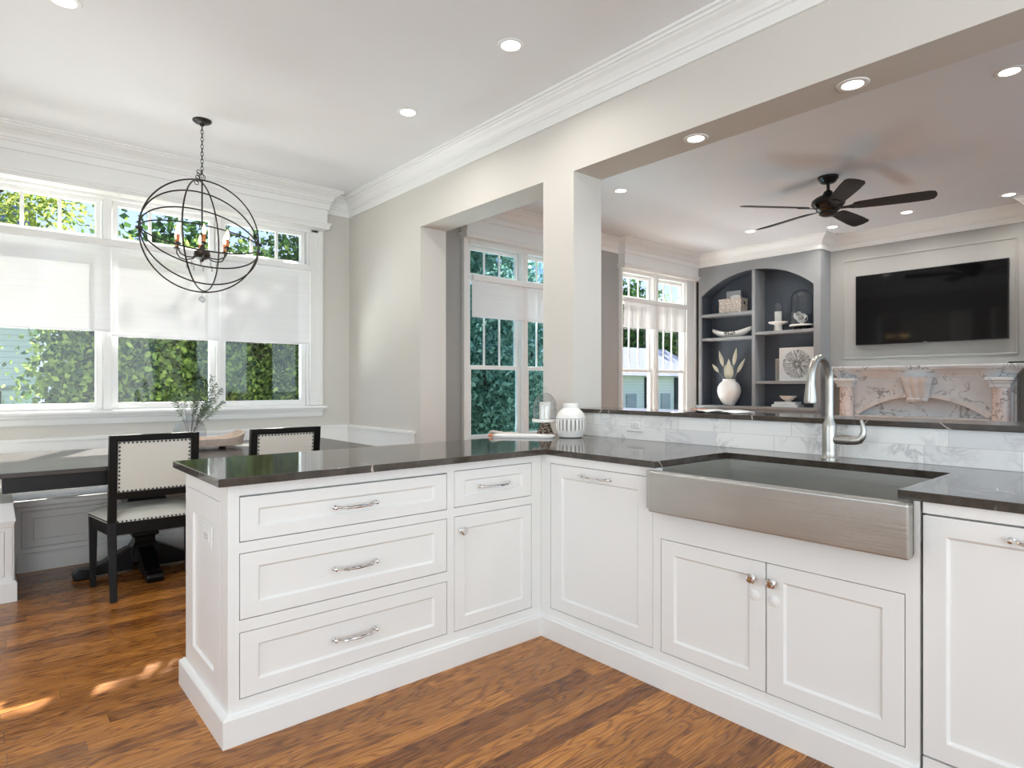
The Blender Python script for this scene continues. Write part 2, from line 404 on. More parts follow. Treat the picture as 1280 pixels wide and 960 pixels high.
def structe(name, loc, label=None):
    o = bpy.data.objects.new(name, None); COL.objects.link(o); o.location = loc; LOC[o.name] = Vector(loc); o['kind'] = 'structure'
    if label: o['label'] = label
    return o
def copy_tree(o, parent=None, loc=None, label=None):
    c = o.copy(); COL.objects.link(c)
    if parent: c.parent = parent
    if loc is not None: c.location = loc
    if label: c['label'] = label
    for ch in list(o.children): copy_tree(ch, c)
    return c
def B(*a): return MB().box(*a)
def frame_T(origin, u, n):     # local (a: along u, b: out along n, z up)
    u = Vector(u); n = Vector(n); m = Matrix.Identity(4)
    for i in range(3): m[i][0] = u[i]; m[i][1] = n[i]; m[i][2] = (0, 0, 1)[i]; m[i][3] = origin[i]
    return m
def sweep(path, prof, side=1, closed=False):
    """mitred moulding: path of plan points, profile of (out, z); out is to the left of travel * side"""
    P = [Vector((p[0], p[1])) for p in path]; n = len(P); vs = []; fs = []; k = len(prof)
    for i in range(n):
        a = P[i]-P[i-1] if (i > 0 or closed) else P[1]-P[0]
        b = P[(i+1) % n]-P[i] if (i < n-1 or closed) else P[-1]-P[-2]
        a.normalize(); b.normalize(); na = Vector((-a.y, a.x))*side; nb = Vector((-b.y, b.x))*side
        m = (na+nb)/max(1e-6, (1+na.dot(nb)))
        for o, z in prof: vs.append((P[i].x+m.x*o, P[i].y+m.y*o, z))
    for i in range(n if closed else n-1):
        j = (i+1) % n
        for q in range(k): fs.append((i*k+q, i*k+(q+1) % k, j*k+(q+1) % k, j*k+q))
    if not closed: fs += [tuple(range(k)), tuple((n-1)*k+q for q in range(k))[::-1]]
    return vs, fs

# ------------------------------------------------------------------ room shell
CZ = 3.11
WX, WX2 = 2.843, 3.106       # partition faces
KY = 5.885                   # breakfast window wall
LY = 5.20                    # living window wall
TX = 8.25                    # television wall
struct('floor', MB().box(-2.6, 8.5, -3.2, 6.1, -.1, 0), 'floor')
struct('ceiling', MB().box(-2.6, 2.95, -3.2, 6.1, CZ, CZ+.1), 'ceil')
struct('ceiling_living', MB().box(2.95, 8.5, -3.2, 5.45, CZ, CZ+.1), 'lceil')
# breakfast nook window wall with its opening
WXL, WXR, WZ0, WZ1 = -.10, 2.43, 1.0, 2.76
struct('wall_window', MB().box(-.6, WXL, KY, KY+.16, 0, CZ).box(WXR, 3.2, KY, KY+.16, 0, CZ).box(WXL, WXR, KY, KY+.16, 0, WZ0).box(WXL, WXR, KY, KY+.16, WZ1, CZ), 'wall')
struct('wall_nook_left', MB().box(-.60, -.45, 4.2, KY, 0, CZ).box(-2.6, -.60, 4.2, 4.35, 0, CZ), 'wall')
struct('wall_left', MB().box(-2.6, -2.45, -3.2, -.6, 0, CZ).box(-2.6, -2.45, 2.6, 4.2, 0, CZ).box(-2.6, -2.45, -.6, 2.6, 0, .8).box(-2.6, -2.45, -.6, 2.6, 2.6, CZ), 'wall')
struct('wall_rear', MB().box(-2.6, -2.4, -3.2, -3.05, 0, CZ).box(-2.6, -.7, -3.2, -3.05, 2.1, 2.7).box(2.8, 3.5, -3.2, -3.05, 0, CZ).box(7.7, 8.5, -3.2, -3.05, 0, CZ)
       .box(-.8, 8.5, -3.2, -3.05, 0, .7).box(-2.6, 8.5, -3.2, -3.05, 2.7, CZ), 'wall')
struct('wall_partition', MB().box(WX, WX2, 4.53, KY, 0, CZ).box(WX, WX2, 2.721, 3.001, 0, 2.586).box(WX, WX2, -3.05, -1.1, 0, CZ).box(WX+.001, WX2, -1.1, 2.721, 0, 1.057)
       .box(WX, WX2, -1.1, 4.53, 2.586, CZ), 'beam', 'greige partition wall with a square column, low pony wall and two wide openings', merge=False)
# living room walls
LX0, LX1, LX2, LX3 = 3.83, 5.27, 6.31, 7.80
LZ0, LZ1 = .62, 2.74
struct('wall_living_window', MB().box(WX2, LX0, LY, LY+.105, 0, CZ).box(LX1, LX2, LY, LY+.105, 0, CZ).box(LX3, 8.5, LY, LY+.105, 0, CZ)
       .box(LX0, LX1, LY, LY+.105, 0, LZ0).box(LX2, LX3, LY, LY+.105, 0, LZ0).box(LX0, LX1, LY, LY+.105, LZ1, CZ).box(LX2, LX3, LY, LY+.105, LZ1, CZ), 'lwall')
struct('wall_television', MB().box(TX, TX+.25, -3.2, LY+.2, 0, CZ), 'lwall')
# panel moulding on the chimney wall
mb = MB()
pr = [(0, 0), (.03, 0), (.03, .008), (.02, .014), (.008, .014), (0, .008)]
for (y0, y1, z0, z1) in ((1.464, 3.203, 1.55, 2.79),):
    w = .022
    mb.box(TX-.012, TX, y0, y1, z0, z0+w).box(TX-.012, TX, y0, y1, z1-w, z1).box(TX-.012, TX, y0, y0+w, z0+w, z1-w).box(TX-.012, TX, y1-w, y1, z0+w, z1-w)
struct('trim_1', mb, 'lwall', 'rectangular picture-frame moulding on the grey wall around the television', bevel=.004)

# crown mouldings
CP = [(0, 2.93), (.016, 2.93), (.018, 2.985), (.030, 2.992), (.030, 3.004), (.040, 3.010), (.046, 3.030), (.062, 3.052), (.084, 3.068), (.092, 3.078), (.104, 3.080), (.106, 3.092), (.122, 3.096), (.122, CZ), (0, CZ)]
mb = MB()
path = [(WX, -3.05), (WX, KY), (2.545, KY), (2.545, 5.745), (-.15, 5.745), (-.15, KY), (-.45, KY), (-.45, 4.2)]
mb.add(*sweep(path, CP)); struct('trim_2', mb, 'trimw', 'white crown moulding around the kitchen and breakfast nook ceiling')
mb = MB()
path = [(7.95, -3.05), (7.95, 1.31), (TX, 1.31), (TX, 3.356), (7.95, 3.356), (7.95, 5.09), (6.27, 5.09), (6.27, LY), (5.38, LY), (5.38, 5.09), (3.755, 5.09), (3.755, LY), (WX2, LY), (WX2, -3.05)]
mb.add(*sweep(path, [(a, z) for a, z in CP])); struct('trim_3', mb, 'trimw', 'white crown moulding around the living room ceiling')
# frieze boxes above the windows
def header(x0, x1, yw, yf, n, lab):
    mb = MB(); mb.box(x0, x1, yf, yw, 2.80, CZ-.001)
    prof = [(0, 2.745), (.014, 2.745), (.014, 2.765), (.022, 2.770), (.022, 2.782), (.030, 2.788), (.030, 2.80), (0, 2.80)]
    vs, fs = sweep([(x1, yw), (x1, yf), (x0, yf), (x0, yw)], prof)
    mb.add(vs, fs); mb.box(x0, x1, yf, yw, 2.745, 2.80)
    return struct(n, mb, 'trimw', lab)
header(-.15, 2.545, KY, 5.745, 'trim_4', 'white frieze board above the breakfast nook windows')
header(3.755, 5.38, LY, 5.09, 'trim_5', 'white frieze board above the left living room windows')
header(6.27, 7.999, LY, 5.09, 'trim_6', 'white frieze board above the right living room windows')
# base boards (living, nook)
BP = [(0, 0), (.018, 0), (.018, .11), (.010, .135), (0, .14)]
mb = MB(); mb.add(*sweep([(TX, 3.356), (TX, LY), (WX2, LY), (WX2, 4.53)], BP)); struct('baseboard_living', mb, 'trimw')
mb = MB(); mb.add(*sweep([(-.45, 4.2), (-2.45, 4.2), (-2.45, -3.05), (WX, -3.05), (WX, -1.1)], BP, 1)); struct('baseboard_kitchen', mb, 'trimw')

# ------------------------------------------------------------------ windows
def window(n, x0, x1, z0, z1, t0, t1, yg, rail=None, upper_bars=0, tr_bars=2, glass='glass', st=.045, split_y=.03, pulls=False):
    """one window unit: lower light (glass x0..x1, z0..z1) and a transom light (t0..t1) with bars"""
    e = structe('window_%d' % n, ((x0+x1)/2, yg, z0-.05))
    mb = MB(); d0, d1 = yg-.03, yg+(.010 if rail else .03)
    def sash(a0, a1, b0, b1, s, y0, y1, bot=None):
        bot = bot or s
        mb.box(a0-s, a0, y0, y1, b0-bot, b1+s).box(a1, a1+s, y0, y1, b0-bot, b1+s).box(a0, a1, y0, y1, b0-bot, b0).box(a0, a1, y0, y1, b1, b1+s)
    if rail:      # double hung
        sash(x0, x1, z0, rail-.022, st, d0-.03, d0, .06)
        sash(x0, x1, rail+.022, z1, st, d0, d1)
        w = (x1-x0)
        for i in range(1, upper_bars+1):
            c = x0+w*i/(upper_bars+1); mb.box(c-.011, c+.011, yg-.010, yg+.006, rail+.022, z1)
    else: sash(x0, x1, z0, z1, st, d0, d1)
    mb.build('sash_frame', 'trimw', e, bevel=.003)
    mb = MB(); sash(x0, x1, t0, t1, .036, d0, d1)
    w = x1-x0
    for i in range(1, tr_bars+1):
        c = x0+w*i/(tr_bars+1); mb.box(c-.012, c+.012, yg-(.010 if rail else .02), yg+(.006 if rail else .015), t0, t1)
    mb.build('transom_frame', 'trimw', e, bevel=.003)
    g = MB()
    if rail: g.box(x0-.005, x1+.005, yg-.048, yg-.044, z0-.005, rail-.018).box(x0-.005, x1+.005, yg-.002, yg+.002, rail+.018, z1+.005)
    else: g.box(x0-.005, x1+.005, yg-.002, yg+.002, z0-.005, z1+.005)
    g.build('glass_pane', glass, e)
    MB().box(x0-.005, x1+.005, yg-.002, yg+.002, t0-.005, t1+.005).build('transom_glass', glass, e)
    return e
KG = 5.93
units = [(-.016, .676), (.828, 1.52), (1.653, 2.345)]
for i, (a, b) in enumerate(units): window(i+1, a, b, 1.082, 2.30, 2.425, 2.682, KG)
# jambs, mullions, casing, stool and apron as trim
mb = MB()
mb.box(-.10, -.063, 5.87, 6.04, 1.03, 2.76).box(2.393, WXR, 5.87, 6.04, 1.03, 2.76)
mb.box(.723, .781, 5.865, 6.04, 1.03, 2.72).box(1.567, 1.606, 5.865, 6.04, 1.03, 2.72)
mb.box(-.10, WXR, 5.90, 6.04, 1.0, 1.036).box(-.10, WXR, 5.865, 6.04, 2.345, 2.388).box(-.10, WXR, 5.865, 6.04, 2.718, 2.76)
struct('trim_7', mb, 'trimw', 'white jambs and mullions of the breakfast nook windows', bevel=.003)
mb = MB()
mb.box(2.415, 2.535, 5.862, KY, 1.03, 2.745).box(2.50, 2.545, 5.845, KY, 1.03, 2.745).box(2.415, 2.43, 5.850, KY, 1.03, 2.745)
mb.box(-.145, -.02+(-.065), 5.862, KY, 1.03, 2.745).box(-.15, -.11, 5.845, KY, 1.03, 2.745)
mb.box(-.15, 2.545, 5.862, KY, 2.72, 2.745)
struct('trim_8', mb, 'trimw', 'white side casing of the breakfast nook windows', bevel=.004)
mb = MB(); mb.prism([(KY, .995), (5.802, .995), (5.795, 1.003), (5.795, 1.015), (5.802, 1.023), (5.93, 1.03), (5.93, .995)], -.19, 2.57, 'yz')
mb.prism([(KY, .918), (5.868, .918), (5.862, .93), (5.855, .965), (5.838, .975), (5.835, .995), (KY, .995)], -.16, 2.545, 'yz')
struct('trim_9', mb, 'trimw', 'white window stool and apron under the breakfast nook windows')
# shades
def shade(x0, x1, y, z0, z1, lab, cat='window shade', grp=None, val=None):
    t = thing('roller_shade', lab, cat, ((x0+x1)/2, y, z0), grp)
    mb = MB(); n = 24
    pts = [(y+.004*sin(i*1.3), z0+(z1-z0)*i/n) for i in range(n+1)]
    vs = []; fs = []
    for i, (yy, z) in enumerate(pts): vs += [(x0, y, z), (x1, y, z)]
    for i in range(n): fs.append((2*i, 2*i+1, 2*i+3, 2*i+2))
    mb.add(vs, fs); mb.build('shade_fabric', 'shade', t)
    B(x0, x1, y-.006, y+.006, z0-.018, z0).build('hem_bar', 'shade', t, bevel=.003)
    if val: B(x0-.005, x1+.005, y-.035, y+.02, z1-.01, val).build('head_rail', 'trimw', t, bevel=.004)
    return t
shade(-.08, .768, 5.843, 1.668, 2.345, 'white roller shade hanging lowest-left, over the window nearest the picture edge', grp=None, val=2.39)
shade(.776, 1.585, 5.843, 1.634, 2.345, 'white roller shade in the middle, behind the orb chandelier', val=2.39)
shade(1.593, 2.41, 5.843, 1.634, 2.345, 'white roller shade over the breakfast nook window nearest the corner', val=2.39)

LG = 5.26
lun = [(3.885, 4.525), (4.70, 5.34-.13), (6.36, 6.945), (7.13, 7.715)]
gl = ['glass_teal', 'glass_teal', 'glass', 'glass']
for i, (a, b) in enumerate(lun): window(4+i, a, b, .70, 2.30, 2.41, 2.655, LG, rail=1.415, upper_bars=2, tr_bars=2, glass=gl[i], st=.04)
def lcase(n, x0, x1, m0, m1, c0, c1, lab):
    mb = MB()
    mb.box(x0+.03, c0-.012, 5.165, LY, LZ0+.03, 2.745).box(c1+.012, x1-.03, 5.165, LY, LZ0+.03, 2.745)
    mb.box(x0, x0+.03, 5.15, LY, LZ0+.03, 2.745).box(x1-.03, x1, 5.15, LY, LZ0+.03, 2.745)
    mb.box(m0, m1, 5.17, 5.285, LZ0, 2.745).box(m0+.03, m1-.03, 5.155, 5.2, LZ0, 2.745)
    mb.box(c0-.012, c0+.02, 5.19, 5.285, LZ0, 2.745).box(c1-.02, c1+.012, 5.19, 5.285, LZ0, 2.745)
    mb.box(c0, c1, 5.165, 5.285, 2.70, 2.745).box(c0, c1, 5.17, 5.285, 2.33, 2.37).box(c0, c1, 5.12, 5.285, LZ0, LZ0+.03)
    mb.box(x0-.02, x1+.02, 5.11, LY, LZ0, LZ0+.03)
    struct(n, mb, 'trimw', lab, bevel=.003)
lcase('trim_10', 3.757, 5.375, 4.567, 4.66, 3.845, 5.25, 'white casing of the left living room window pair')
lcase('trim_11', 6.275, 7.995, 6.987, 7.09, 6.32, 7.757, 'white casing of the right living room window pair')
shade(3.865, 5.24, 5.16, 1.955, 2.33, 'white roller shade over the left living room window, beside the column', val=2.375)
shade(6.335, 7.75, 5.16, 2.0, 2.33, 'short white roller shade over the right living room window, next to the grey bookcase', val=2.375)

# ------------------------------------------------------------------ cabinets
def shaker(a0, a1, z0, z1, T, sw=.063, tw=.055, depth=.009, thick=.02, mb=None):
    """shaker front in local frame T: face at b=0"""
    mb = mb or MB(); mb.T = T; bv = .007
    o = [(a0, z0), (a1, z0), (a1, z1), (a0, z1)]
    i1 = [(a0+sw, z0+tw), (a1-sw, z0+tw), (a1-sw, z1-tw), (a0+sw, z1-tw)]
    i2 = [(a0+sw+bv, z0+tw+bv), (a1-sw-bv, z0+tw+bv), (a1-sw-bv, z1-tw-bv), (a0+sw+bv, z1-tw-bv)]
    vs = [(a, 0, z) for a, z in o]+[(a, 0, z) for a, z in i1]+[(a, -depth, z) for a, z in i2]+[(a, -thick, z) for a, z in o]
    fs = []
    for k in range(4):
        j = (k+1) % 4; fs += [(k, j, 4+j, 4+k), (4+k, 4+j, 8+j, 8+k), (k, 12+k, 12+j, j)]
    fs += [(8, 9, 10, 11), (15, 14, 13, 12)]
    mb.add(vs, fs); return mb
def handle(parent, T, a, z, w=.165, mat='chrome'):
    mb = MB(); mb.T = T
    pts = []; rs = []
    for i in range(25):
        u = i/24; x = a-w/2+w*u; arc = sin(pi*u)
        pts.append((x, .012+.022*min(1, arc*2.2), z-.003*arc))
        q = abs(u-.5)*2; rs.append(.0038+.0032*math.exp(-((q-.0)/.35)**2)+.0022*math.exp(-((q-.55)/.06)**2)+.002*math.exp(-((q-.95)/.06)**2))
    mb.tube(pts, rs, 10)
    for sx_ in (-1, 1):
        x = a+sx_*w/2; mb.lathe([(.0085, .0005), (.0085, .003), (.005, .006), (.005, .016), (.007, .02), (.0001, .024)], (x, 0, z), 14, 'y')
    return mb.build('handle', mat, parent)
def knob(parent, T, a, z, mat='chrome'):
    mb = MB(); mb.T = T
    mb.lathe([(.011, .0005), (.011, .003), (.006, .006), (.006, .013), (.015, .017), (.0175, .022), (.0175, .026), (.0135, .030), (.007, .031), (.0001, .031)], (a, 0, z), 20, 'y')
    return mb.build('knob', mat, parent)
PY = 2.225; SX = 2.095; TOPZ = .887
TP = frame_T((0, PY, 0), (1, 0, 0), (0, -1, 0))           # peninsula front, a = x
TS = frame_T((SX, 0, 0), (0, -1, 0), (-1, 0, 0))          # sink run front, a = -y
TE = frame_T((.63, 0, 0), (0, -1, 0), (-1, 0, 0))         # peninsula end, a = -y
G = .0028
def face_frame(T, a0, a1, z0, z1, openings, th=.02, back=True):
    """solid front made of stiles and rails around openings [(a0,a1,z0,z1)] laid out in columns"""
    mb = MB(); mb.T = T
    xs = sorted(set([a0, a1]+[o[0]-G for o in openings]+[o[1]+G for o in openings]))
    zs = sorted(set([z0, z1]+[o[2]-G for o in openings]+[o[3]+G for o in openings]))
    for i in range(len(xs)-1):
        run = None
        for j in range(len(zs)-1):
            cx, cz = (xs[i]+xs[i+1])/2, (zs[j]+zs[j+1])/2
            inside = any(o[0]-G < cx < o[1]+G and o[2]-G < cz < o[3]+G for o in openings)
            if not inside:
                if run is None: run = zs[j]
                end = zs[j+1]
            if (inside or j == len(zs)-2) and run is not None:
                mb.box(xs[i], xs[i+1], -th, 0, run, end); run = None
    return mb
GR_D = 'wide white drawers'
# --- three drawer unit
t = thing('drawer_cabinet', 'white peninsula cabinet with three wide drawers, at the end of the dark counter', 'cabinet', (1.09, 2.5, 0))
dr = [(.670, 1.529, .687, .844), (.670, 1.529, .418, .644), (.670, 1.529, .146, .371)]
face_frame(TP, .6502, 1.55, .09, TOPZ, dr).build('face_frame', 'cab', t)
MB().box(.655, 1.55, PY+.034, 2.80, .0, TOPZ-.001).build('carcass', 'cab', t)
for k, (a0, a1, z0, z1) in enumerate(dr):
    d = shaker(a0, a1, z0, z1 - (.004 if k == 0 else 0), TP, .062, .044 if k == 0 else .05).build('drawer', 'cab', t, bevel=.0012)
    handle(d, TP, (a0+a1)/2, [.762, .528, .258][k], .172)
# end panel
e = face_frame(TE, -2.80, -PY-.0, .09, TOPZ, [(-2.765, -2.32, .10, .815)], .02)
e.T = Matrix.Identity(4); e.build('end_panel_frame', 'cab', t)
shaker(-2.765, -2.32, .10, .815, TE, .075, .09, .009).build('end_panel', 'cab', t, bevel=.001)
# --- narrow unit
t = thing('drawer_cabinet', 'narrow white cabinet with one small drawer over a single door, in the inner corner', 'cabinet', (1.83, 2.5, 0))
face_frame(TP, 1.55, 2.094, .09, TOPZ, [(1.572, 2.027, .690, .847), (1.572, 2.027, .144, .646)]).build('face_frame', 'cab', t)
MB().box(1.55, 2.094, PY+.034, 2.80, .0, TOPZ-.001).build('carcass', 'cab', t)
d = shaker(1.572, 2.027, .690, .847, TP, .055, .042).build('drawer', 'cab', t, bevel=.0012); handle(d, TP, 1.798, .767, .172)
d = shaker(1.572, 2.027, .144, .646, TP, .055, .055).build('door', 'cab', t, bevel=.0012); knob(d, TP, 1.609, .583)
# --- panelled dishwasher
t = thing('dishwasher', 'white panel-fronted dishwasher between the inner corner and the steel sink', 'dishwasher', (2.4, 1.87, 0))
face_frame(TS, -PY, -1.536, .09, TOPZ, [(-2.158, -1.557, .144, .845)]).build('face_frame', 'cab', t)
MB().box(SX+.034, 2.80, 1.575, PY-.03, .0, TOPZ-.001).build('carcass', 'cab', t)
d = shaker(-2.158, -1.557, .144, .845, TS, .074, .058).build('door', 'cab', t, bevel=.0012); handle(d, TS, -1.868, .809, .172)
# --- sink cabinet
t = thing('sink_cabinet', 'white base cabinet with a pair of doors under the steel apron sink', 'cabinet', (2.4, 1.07, 0))
face_frame(TS, -1.536, -.600, .09, .722, [(-1.514, -1.073, .144, .600), (-1.069, -.640, .144, .600)]).build('face_frame', 'cab', t)
MB().box(SX, SX+.02, .600, .615, .7221, TOPZ).build('side_stile', 'cab', t); MB().box(SX, SX+.02, 1.5215, 1.536, .7221, TOPZ).build('side_stile', 'cab', t)
MB().box(SX+.034, 2.80, .604, 1.536, .0, .60).build('carcass', 'cab', t)
def lock(parent, a, z):
    mb = MB(); mb.T = TS
    mb.lathe([(.019, .0005), (.019, .004), (.016, .006), (.006, .006), (.005, .010), (.0001, .011)], (a, 0, z), 24, 'y')
    mb.build('child_lock', 'plastic', parent)
d = shaker(-1.514, -1.0735, .144, .600, TS, .06, .055).build('door', 'cab', t, bevel=.0012); knob(d, TS, -1.117, .538); lock(d, -1.112, .478)
d = shaker(-1.0685, -.640, .144, .600, TS, .06, .055).build('door', 'cab', t, bevel=.0012); knob(d, TS, -1.043, .538); lock(d, -1.040, .474)
# --- right appliance panel
t = thing('dishwasher', 'white panel-fronted appliance right of the sink, cut by the picture edge', 'dishwasher', (2.4, .29, 0))
mb = MB(); mb.T = TS; mb.box(-.592, -.0, -.02, 0, .853, TOPZ); mb.build('top_filler', 'cab', t)
mb = MB(); mb.T = TS; mb.box(-.592, 0, -.02, 0, .0, .138); mb.build('kick_panel', 'cab', t)
MB().box(SX+.034, 2.80, 0, .592, .0, TOPZ-.001).build('carcass', 'cab', t)
d = shaker(-.592, -.0, .144, .847, TS, .058, .055).build('door', 'cab', t, bevel=.0012); handle(d, TS, -.30, .812, .172)
t = thing('base_cabinet', 'plain white base cabinet right of the panelled appliance', 'cabinet', (2.4, -.5, 0))
MB().box(SX, 2.80, -1.1, -.004, .09, TOPZ-.001).build('carcass', 'cab', t)
# plinth
PP = [(0, 0), (.0, .092), (-.004, .098), (-.014, .100), (-.0215, .105), (-.0215, 0)]
mb = MB(); mb.add(*sweep([(.608, 2.82), (.608, 2.203), (2.073, 2.203), (2.073, .600)], [(-a, z) for a, z in PP], 1))
tag(mb.build('plinth_board', 'cab'), 'continuous white plinth board along the foot of the cabinets', 'baseboard')
# light switch on the end panel
def outlet_plate(name, lab, T, a, z, w, h, kind):
    t = thing(name, lab, 'outlet' if kind != 'switch' else 'switch', tuple((T @ Vector((a, 0, z-h/2)))))
    mb = MB(); mb.T = T; mb.box(a-w/2, a+w/2, 0.0005, .006, z-h/2, z+h/2); mb.build('cover_plate', 'plastic', t, bevel=.002)
    mb = MB(); mb.T = T
    if kind == 'h':
        mb.box(a-.035, a+.035, .0055, .008, z-.017, z+.017); mb.build('socket', 'plastic', t, bevel=.001)
        mb = MB(); mb.T = T
        for s_ in (-.021, .015):
            mb.box(a+s_-.001, a+s_+.001, .0075, .0085, z-.011, z-.004).box(a+s_-.001, a+s_+.001, .0075, .0085, z+.004, z+.010).box(a+s_+.007, a+s_+.010, .0075, .0085, z-.002, z+.002)
        mb.box(a-.004, a+.002, .0075, .0085, z-.009, z-.005).box(a-.004, a+.002, .0075, .0085, z+.005, z+.009)
        mb.build('socket_slots', 'slot', t)
    else:
        mb.box(a-.017, a+.017, .0055, .008, z-.034, z+.034); mb.build('socket', 'plastic', t, bevel=.001)
        mb = MB(); mb.T = T
        for s_ in (-.020, .016):
            mb.box(a-.008, a-.006, .0075, .0085, z+s_, z+s_+.008).box(a+.006, a+.008, .0075, .0085, z+s_, z+s_+.008)
        mb.build('socket_slots', 'rope', t)
    return t
TEp = frame_T((.63-(-.009) , 0, 0), (0, -1, 0), (-1, 0, 0))
outlet_plate('electrical_outlet', 'white outlet plate on the end panel of the peninsula', TEp, -2.504, .662, .135, .082, 'h')

# ------------------------------------------------------------------ counter, sink, tap
poly = [(.590, 2.185), (2.083, 2.185), (2.083, 1.535), (2.615, 1.535), (2.615, .655), (2.083, .655), (2.083, -1.1), (2.829, -1.1), (2.829, 2.72), (2.842, 2.72), (2.842, 2.84), (.590, 2.84)]
mb = MB(); mb.prism(poly, TOPZ, .915)
tag(mb.build('countertop', 'stone', bevel=.0025), 'L-shaped polished dark stone countertop with fine white veins', 'countertop')
mb = MB(); mb.box(2.812, 3.14, -1.1, 2.72, 1.0575, 1.081)
tag(mb.build('bar_top', 'stone', bevel=.0025), 'narrow raised dark stone ledge on the low wall behind the sink', 'ledge')
mb = MB(); mb.box(2.830, 2.842, -1.1, 2.72, .9155, 1.0570)
tag(mb.build('tile_backsplash', 'tile'), 'white marble tile backsplash under the raised ledge', 'backsplash')
TB = frame_T((2.830, 0, 0), (0, -1, 0), (-1, 0, 0))
outlet_plate('electrical_outlet', 'white horizontal outlet on the marble tile backsplash', TB, -2.222, .998, .118, .072, 'h')
# sink
t = thing('farmhouse_sink', 'brushed stainless steel farmhouse sink with deep apron front', 'sink', (2.3, 1.07, .725))
mb = MB()   # apron
mb.box(2.015, 2.06, .6055, 1.5205, .7225, .8835); mb.build('apron', 'steel', t, bevel=.006, seg=3)
mb = MB()
x0, x1, y0, y1, zt, zb = 2.06, 2.68, .638, 1.552, .8865, .728
# rim and walls
mb.box(2.045, 2.068, y0, y1, zb, .8832)
mb.box(2.665, 2.685, y0, y1, zb, zt).box(2.116, 2.685, y0-.018, y0, zb, zt).box(2.116, 2.685, y1-.018, y1, zb, zt).box(2.0605, 2.685, y0, y1-.02, zb-.005, zb)
mb.build('basin', 'steel', t, bevel=.003)
MB().lathe([(.055, .7281), (.055, .7305), (.045, .7295), (.0001, .7285)], (2.40, 1.09, 0), 28).build('drain', 'chrome', t)
# tap
t = thing('kitchen_faucet', 'brushed nickel gooseneck pull-down faucet behind the sink', 'faucet', (2.712, 1.108, .915))
fx, fy = 2.712, 1.108
MB().lathe([(.033, .9155), (.033, .921), (.030, .925), (.0285, .95), (.0285, 1.05), (.0275, 1.060), (.0185, 1.078), (.0165, 1.094), (.0155, 1.10)], (fx, fy, 0), 32).build('body', 'nickel', t)
mb = MB(); pts = [(fx, fy, 1.098+.02*i) for i in range(8)]; R_ = .088; zc = 1.250
for i in range(0, 23):
    a = pi*i/24; pts.append((fx-R_+R_*cos(a), fy, zc+R_*sin(a)*1.02))
pts.append((fx-2*R_-.0012, fy, 1.238)); mb.tube(pts, [.0158]*len(pts), 20)
mb.build('spout', 'nickel', t)
MB().lathe([(.0001, 1.153), (.017, 1.153), (.0235, 1.156), (.0245, 1.165), (.0215, 1.195), (.0180, 1.225), (.0170, 1.240)], (fx-2*R_-.004, fy, 0), 28).build('spray_head', 'nickel', t)
MB().lathe([(.0001, 1.1515), (.017, 1.1515), (.0175, 1.156)], (fx-2*R_-.004, fy, 0), 24).build('nozzle', 'steel_dark', t)
mb = MB(); mb.tube([(fx, fy-.02, 1.0), (fx, fy-.085, 1.0)], .0195, 18); 
pts = [(fx, fy-.075, 1.0), (fx, fy-.10, 1.0), (fx, fy-.118, 1.004), (fx, fy-.130, 1.018), (fx, fy-.134, 1.04), (fx, fy-.130, 1.065), (fx, fy-.124, 1.085)]
mb.tube(pts, [.0185, .018, .0165, .0135, .011, .0085, .006], 14); mb.build('lever', 'nickel', t)

# ------------------------------------------------------------------ breakfast nook bench
t = thing('window_bench', 'white built-in bench with panelled front and high back under the windows', 'bench', (1.4, 5.5, 0))
MB().box(.14, 2.79, 5.12, 5.84, .43, .465).box(2.30, 2.79, 4.62, 5.12, .43, .465).build('seat', 'trimw', t, bevel=.006)
mb = MB(); mb.box(.16, 2.79, 5.18, 5.84, 0, .43).box(2.33, 2.79, 4.64, 5.18, 0, .43); mb.build('carcass', 'cab', t)
TBn = frame_T((0, 5.155, 0), (1, 0, 0), (0, -1, 0))
pan = [(.185+.72*i, .185+.72*i+.70, .155, .392) for i in range(3)]
face_frame(TBn, .131, 2.33, .0, .425, pan).build('face_frame', 'cab', t)
for p in pan: shaker(*p, TBn, .06, .045).build('panel', 'cab', t, bevel=.001)
mb = MB(); mb.add(*sweep([(.16, 5.155), (2.33, 5.155)], [(0, 0), (.02, 0), (.02, .105), (.012, .118), (0, .12)], -1)); mb.build('plinth', 'cab', t)
mb = MB(); mb.add(*sweep([(.16, 5.155), (2.33, 5.155)], [(0, .405), (.012, .408), (.012, .42), (.022, .43), (0, .43)], -1)); mb.build('edge_moulding', 'cab', t)
mb = MB(); mb.box(-.448, 2.842, 5.842, 5.884, .466, .80).box(2.80, 2.842, 4.62, 5.842, .466, .80)
mb.box(-.448, 2.842, 5.83, 5.884, .80, .825).box(2.788, 2.842, 4.605, 5.83, .80, .825); mb.build('backrest', 'trimw', t, bevel=.003)
t = thing('bench_end_cabinet', 'white end block of the built-in bench at the left picture edge', 'bench', (-.15, 5.0, 0))
MB().box(-.448, .13, 4.52, 5.82, .0, .45).build('carcass', 'cab', t)
TLn = frame_T((0, 4.512, 0), (1, 0, 0), (0, -1, 0))
face_frame(TLn, -.448, .12, .0, .455, [(-.40, .085, .145, .395)], .008).build('face_frame', 'cab', t)
shaker(-.40, .085, .145, .395, TLn, .06, .05, .006, .0075).build('panel', 'cab', t, bevel=.001)
mb = MB(); mb.frustum((-.448, .125, 4.505, 5.82), (-.448, .135, 4.495, 5.82), .42, .455); mb.frustum((-.448, .138, 4.492, 5.82), (-.448, .125, 4.525, 5.82), .455, .545).box(-.448, .128, 4.52, 5.82, .545, .557)
mb.build('cap', 'trimw', t, bevel=.002)
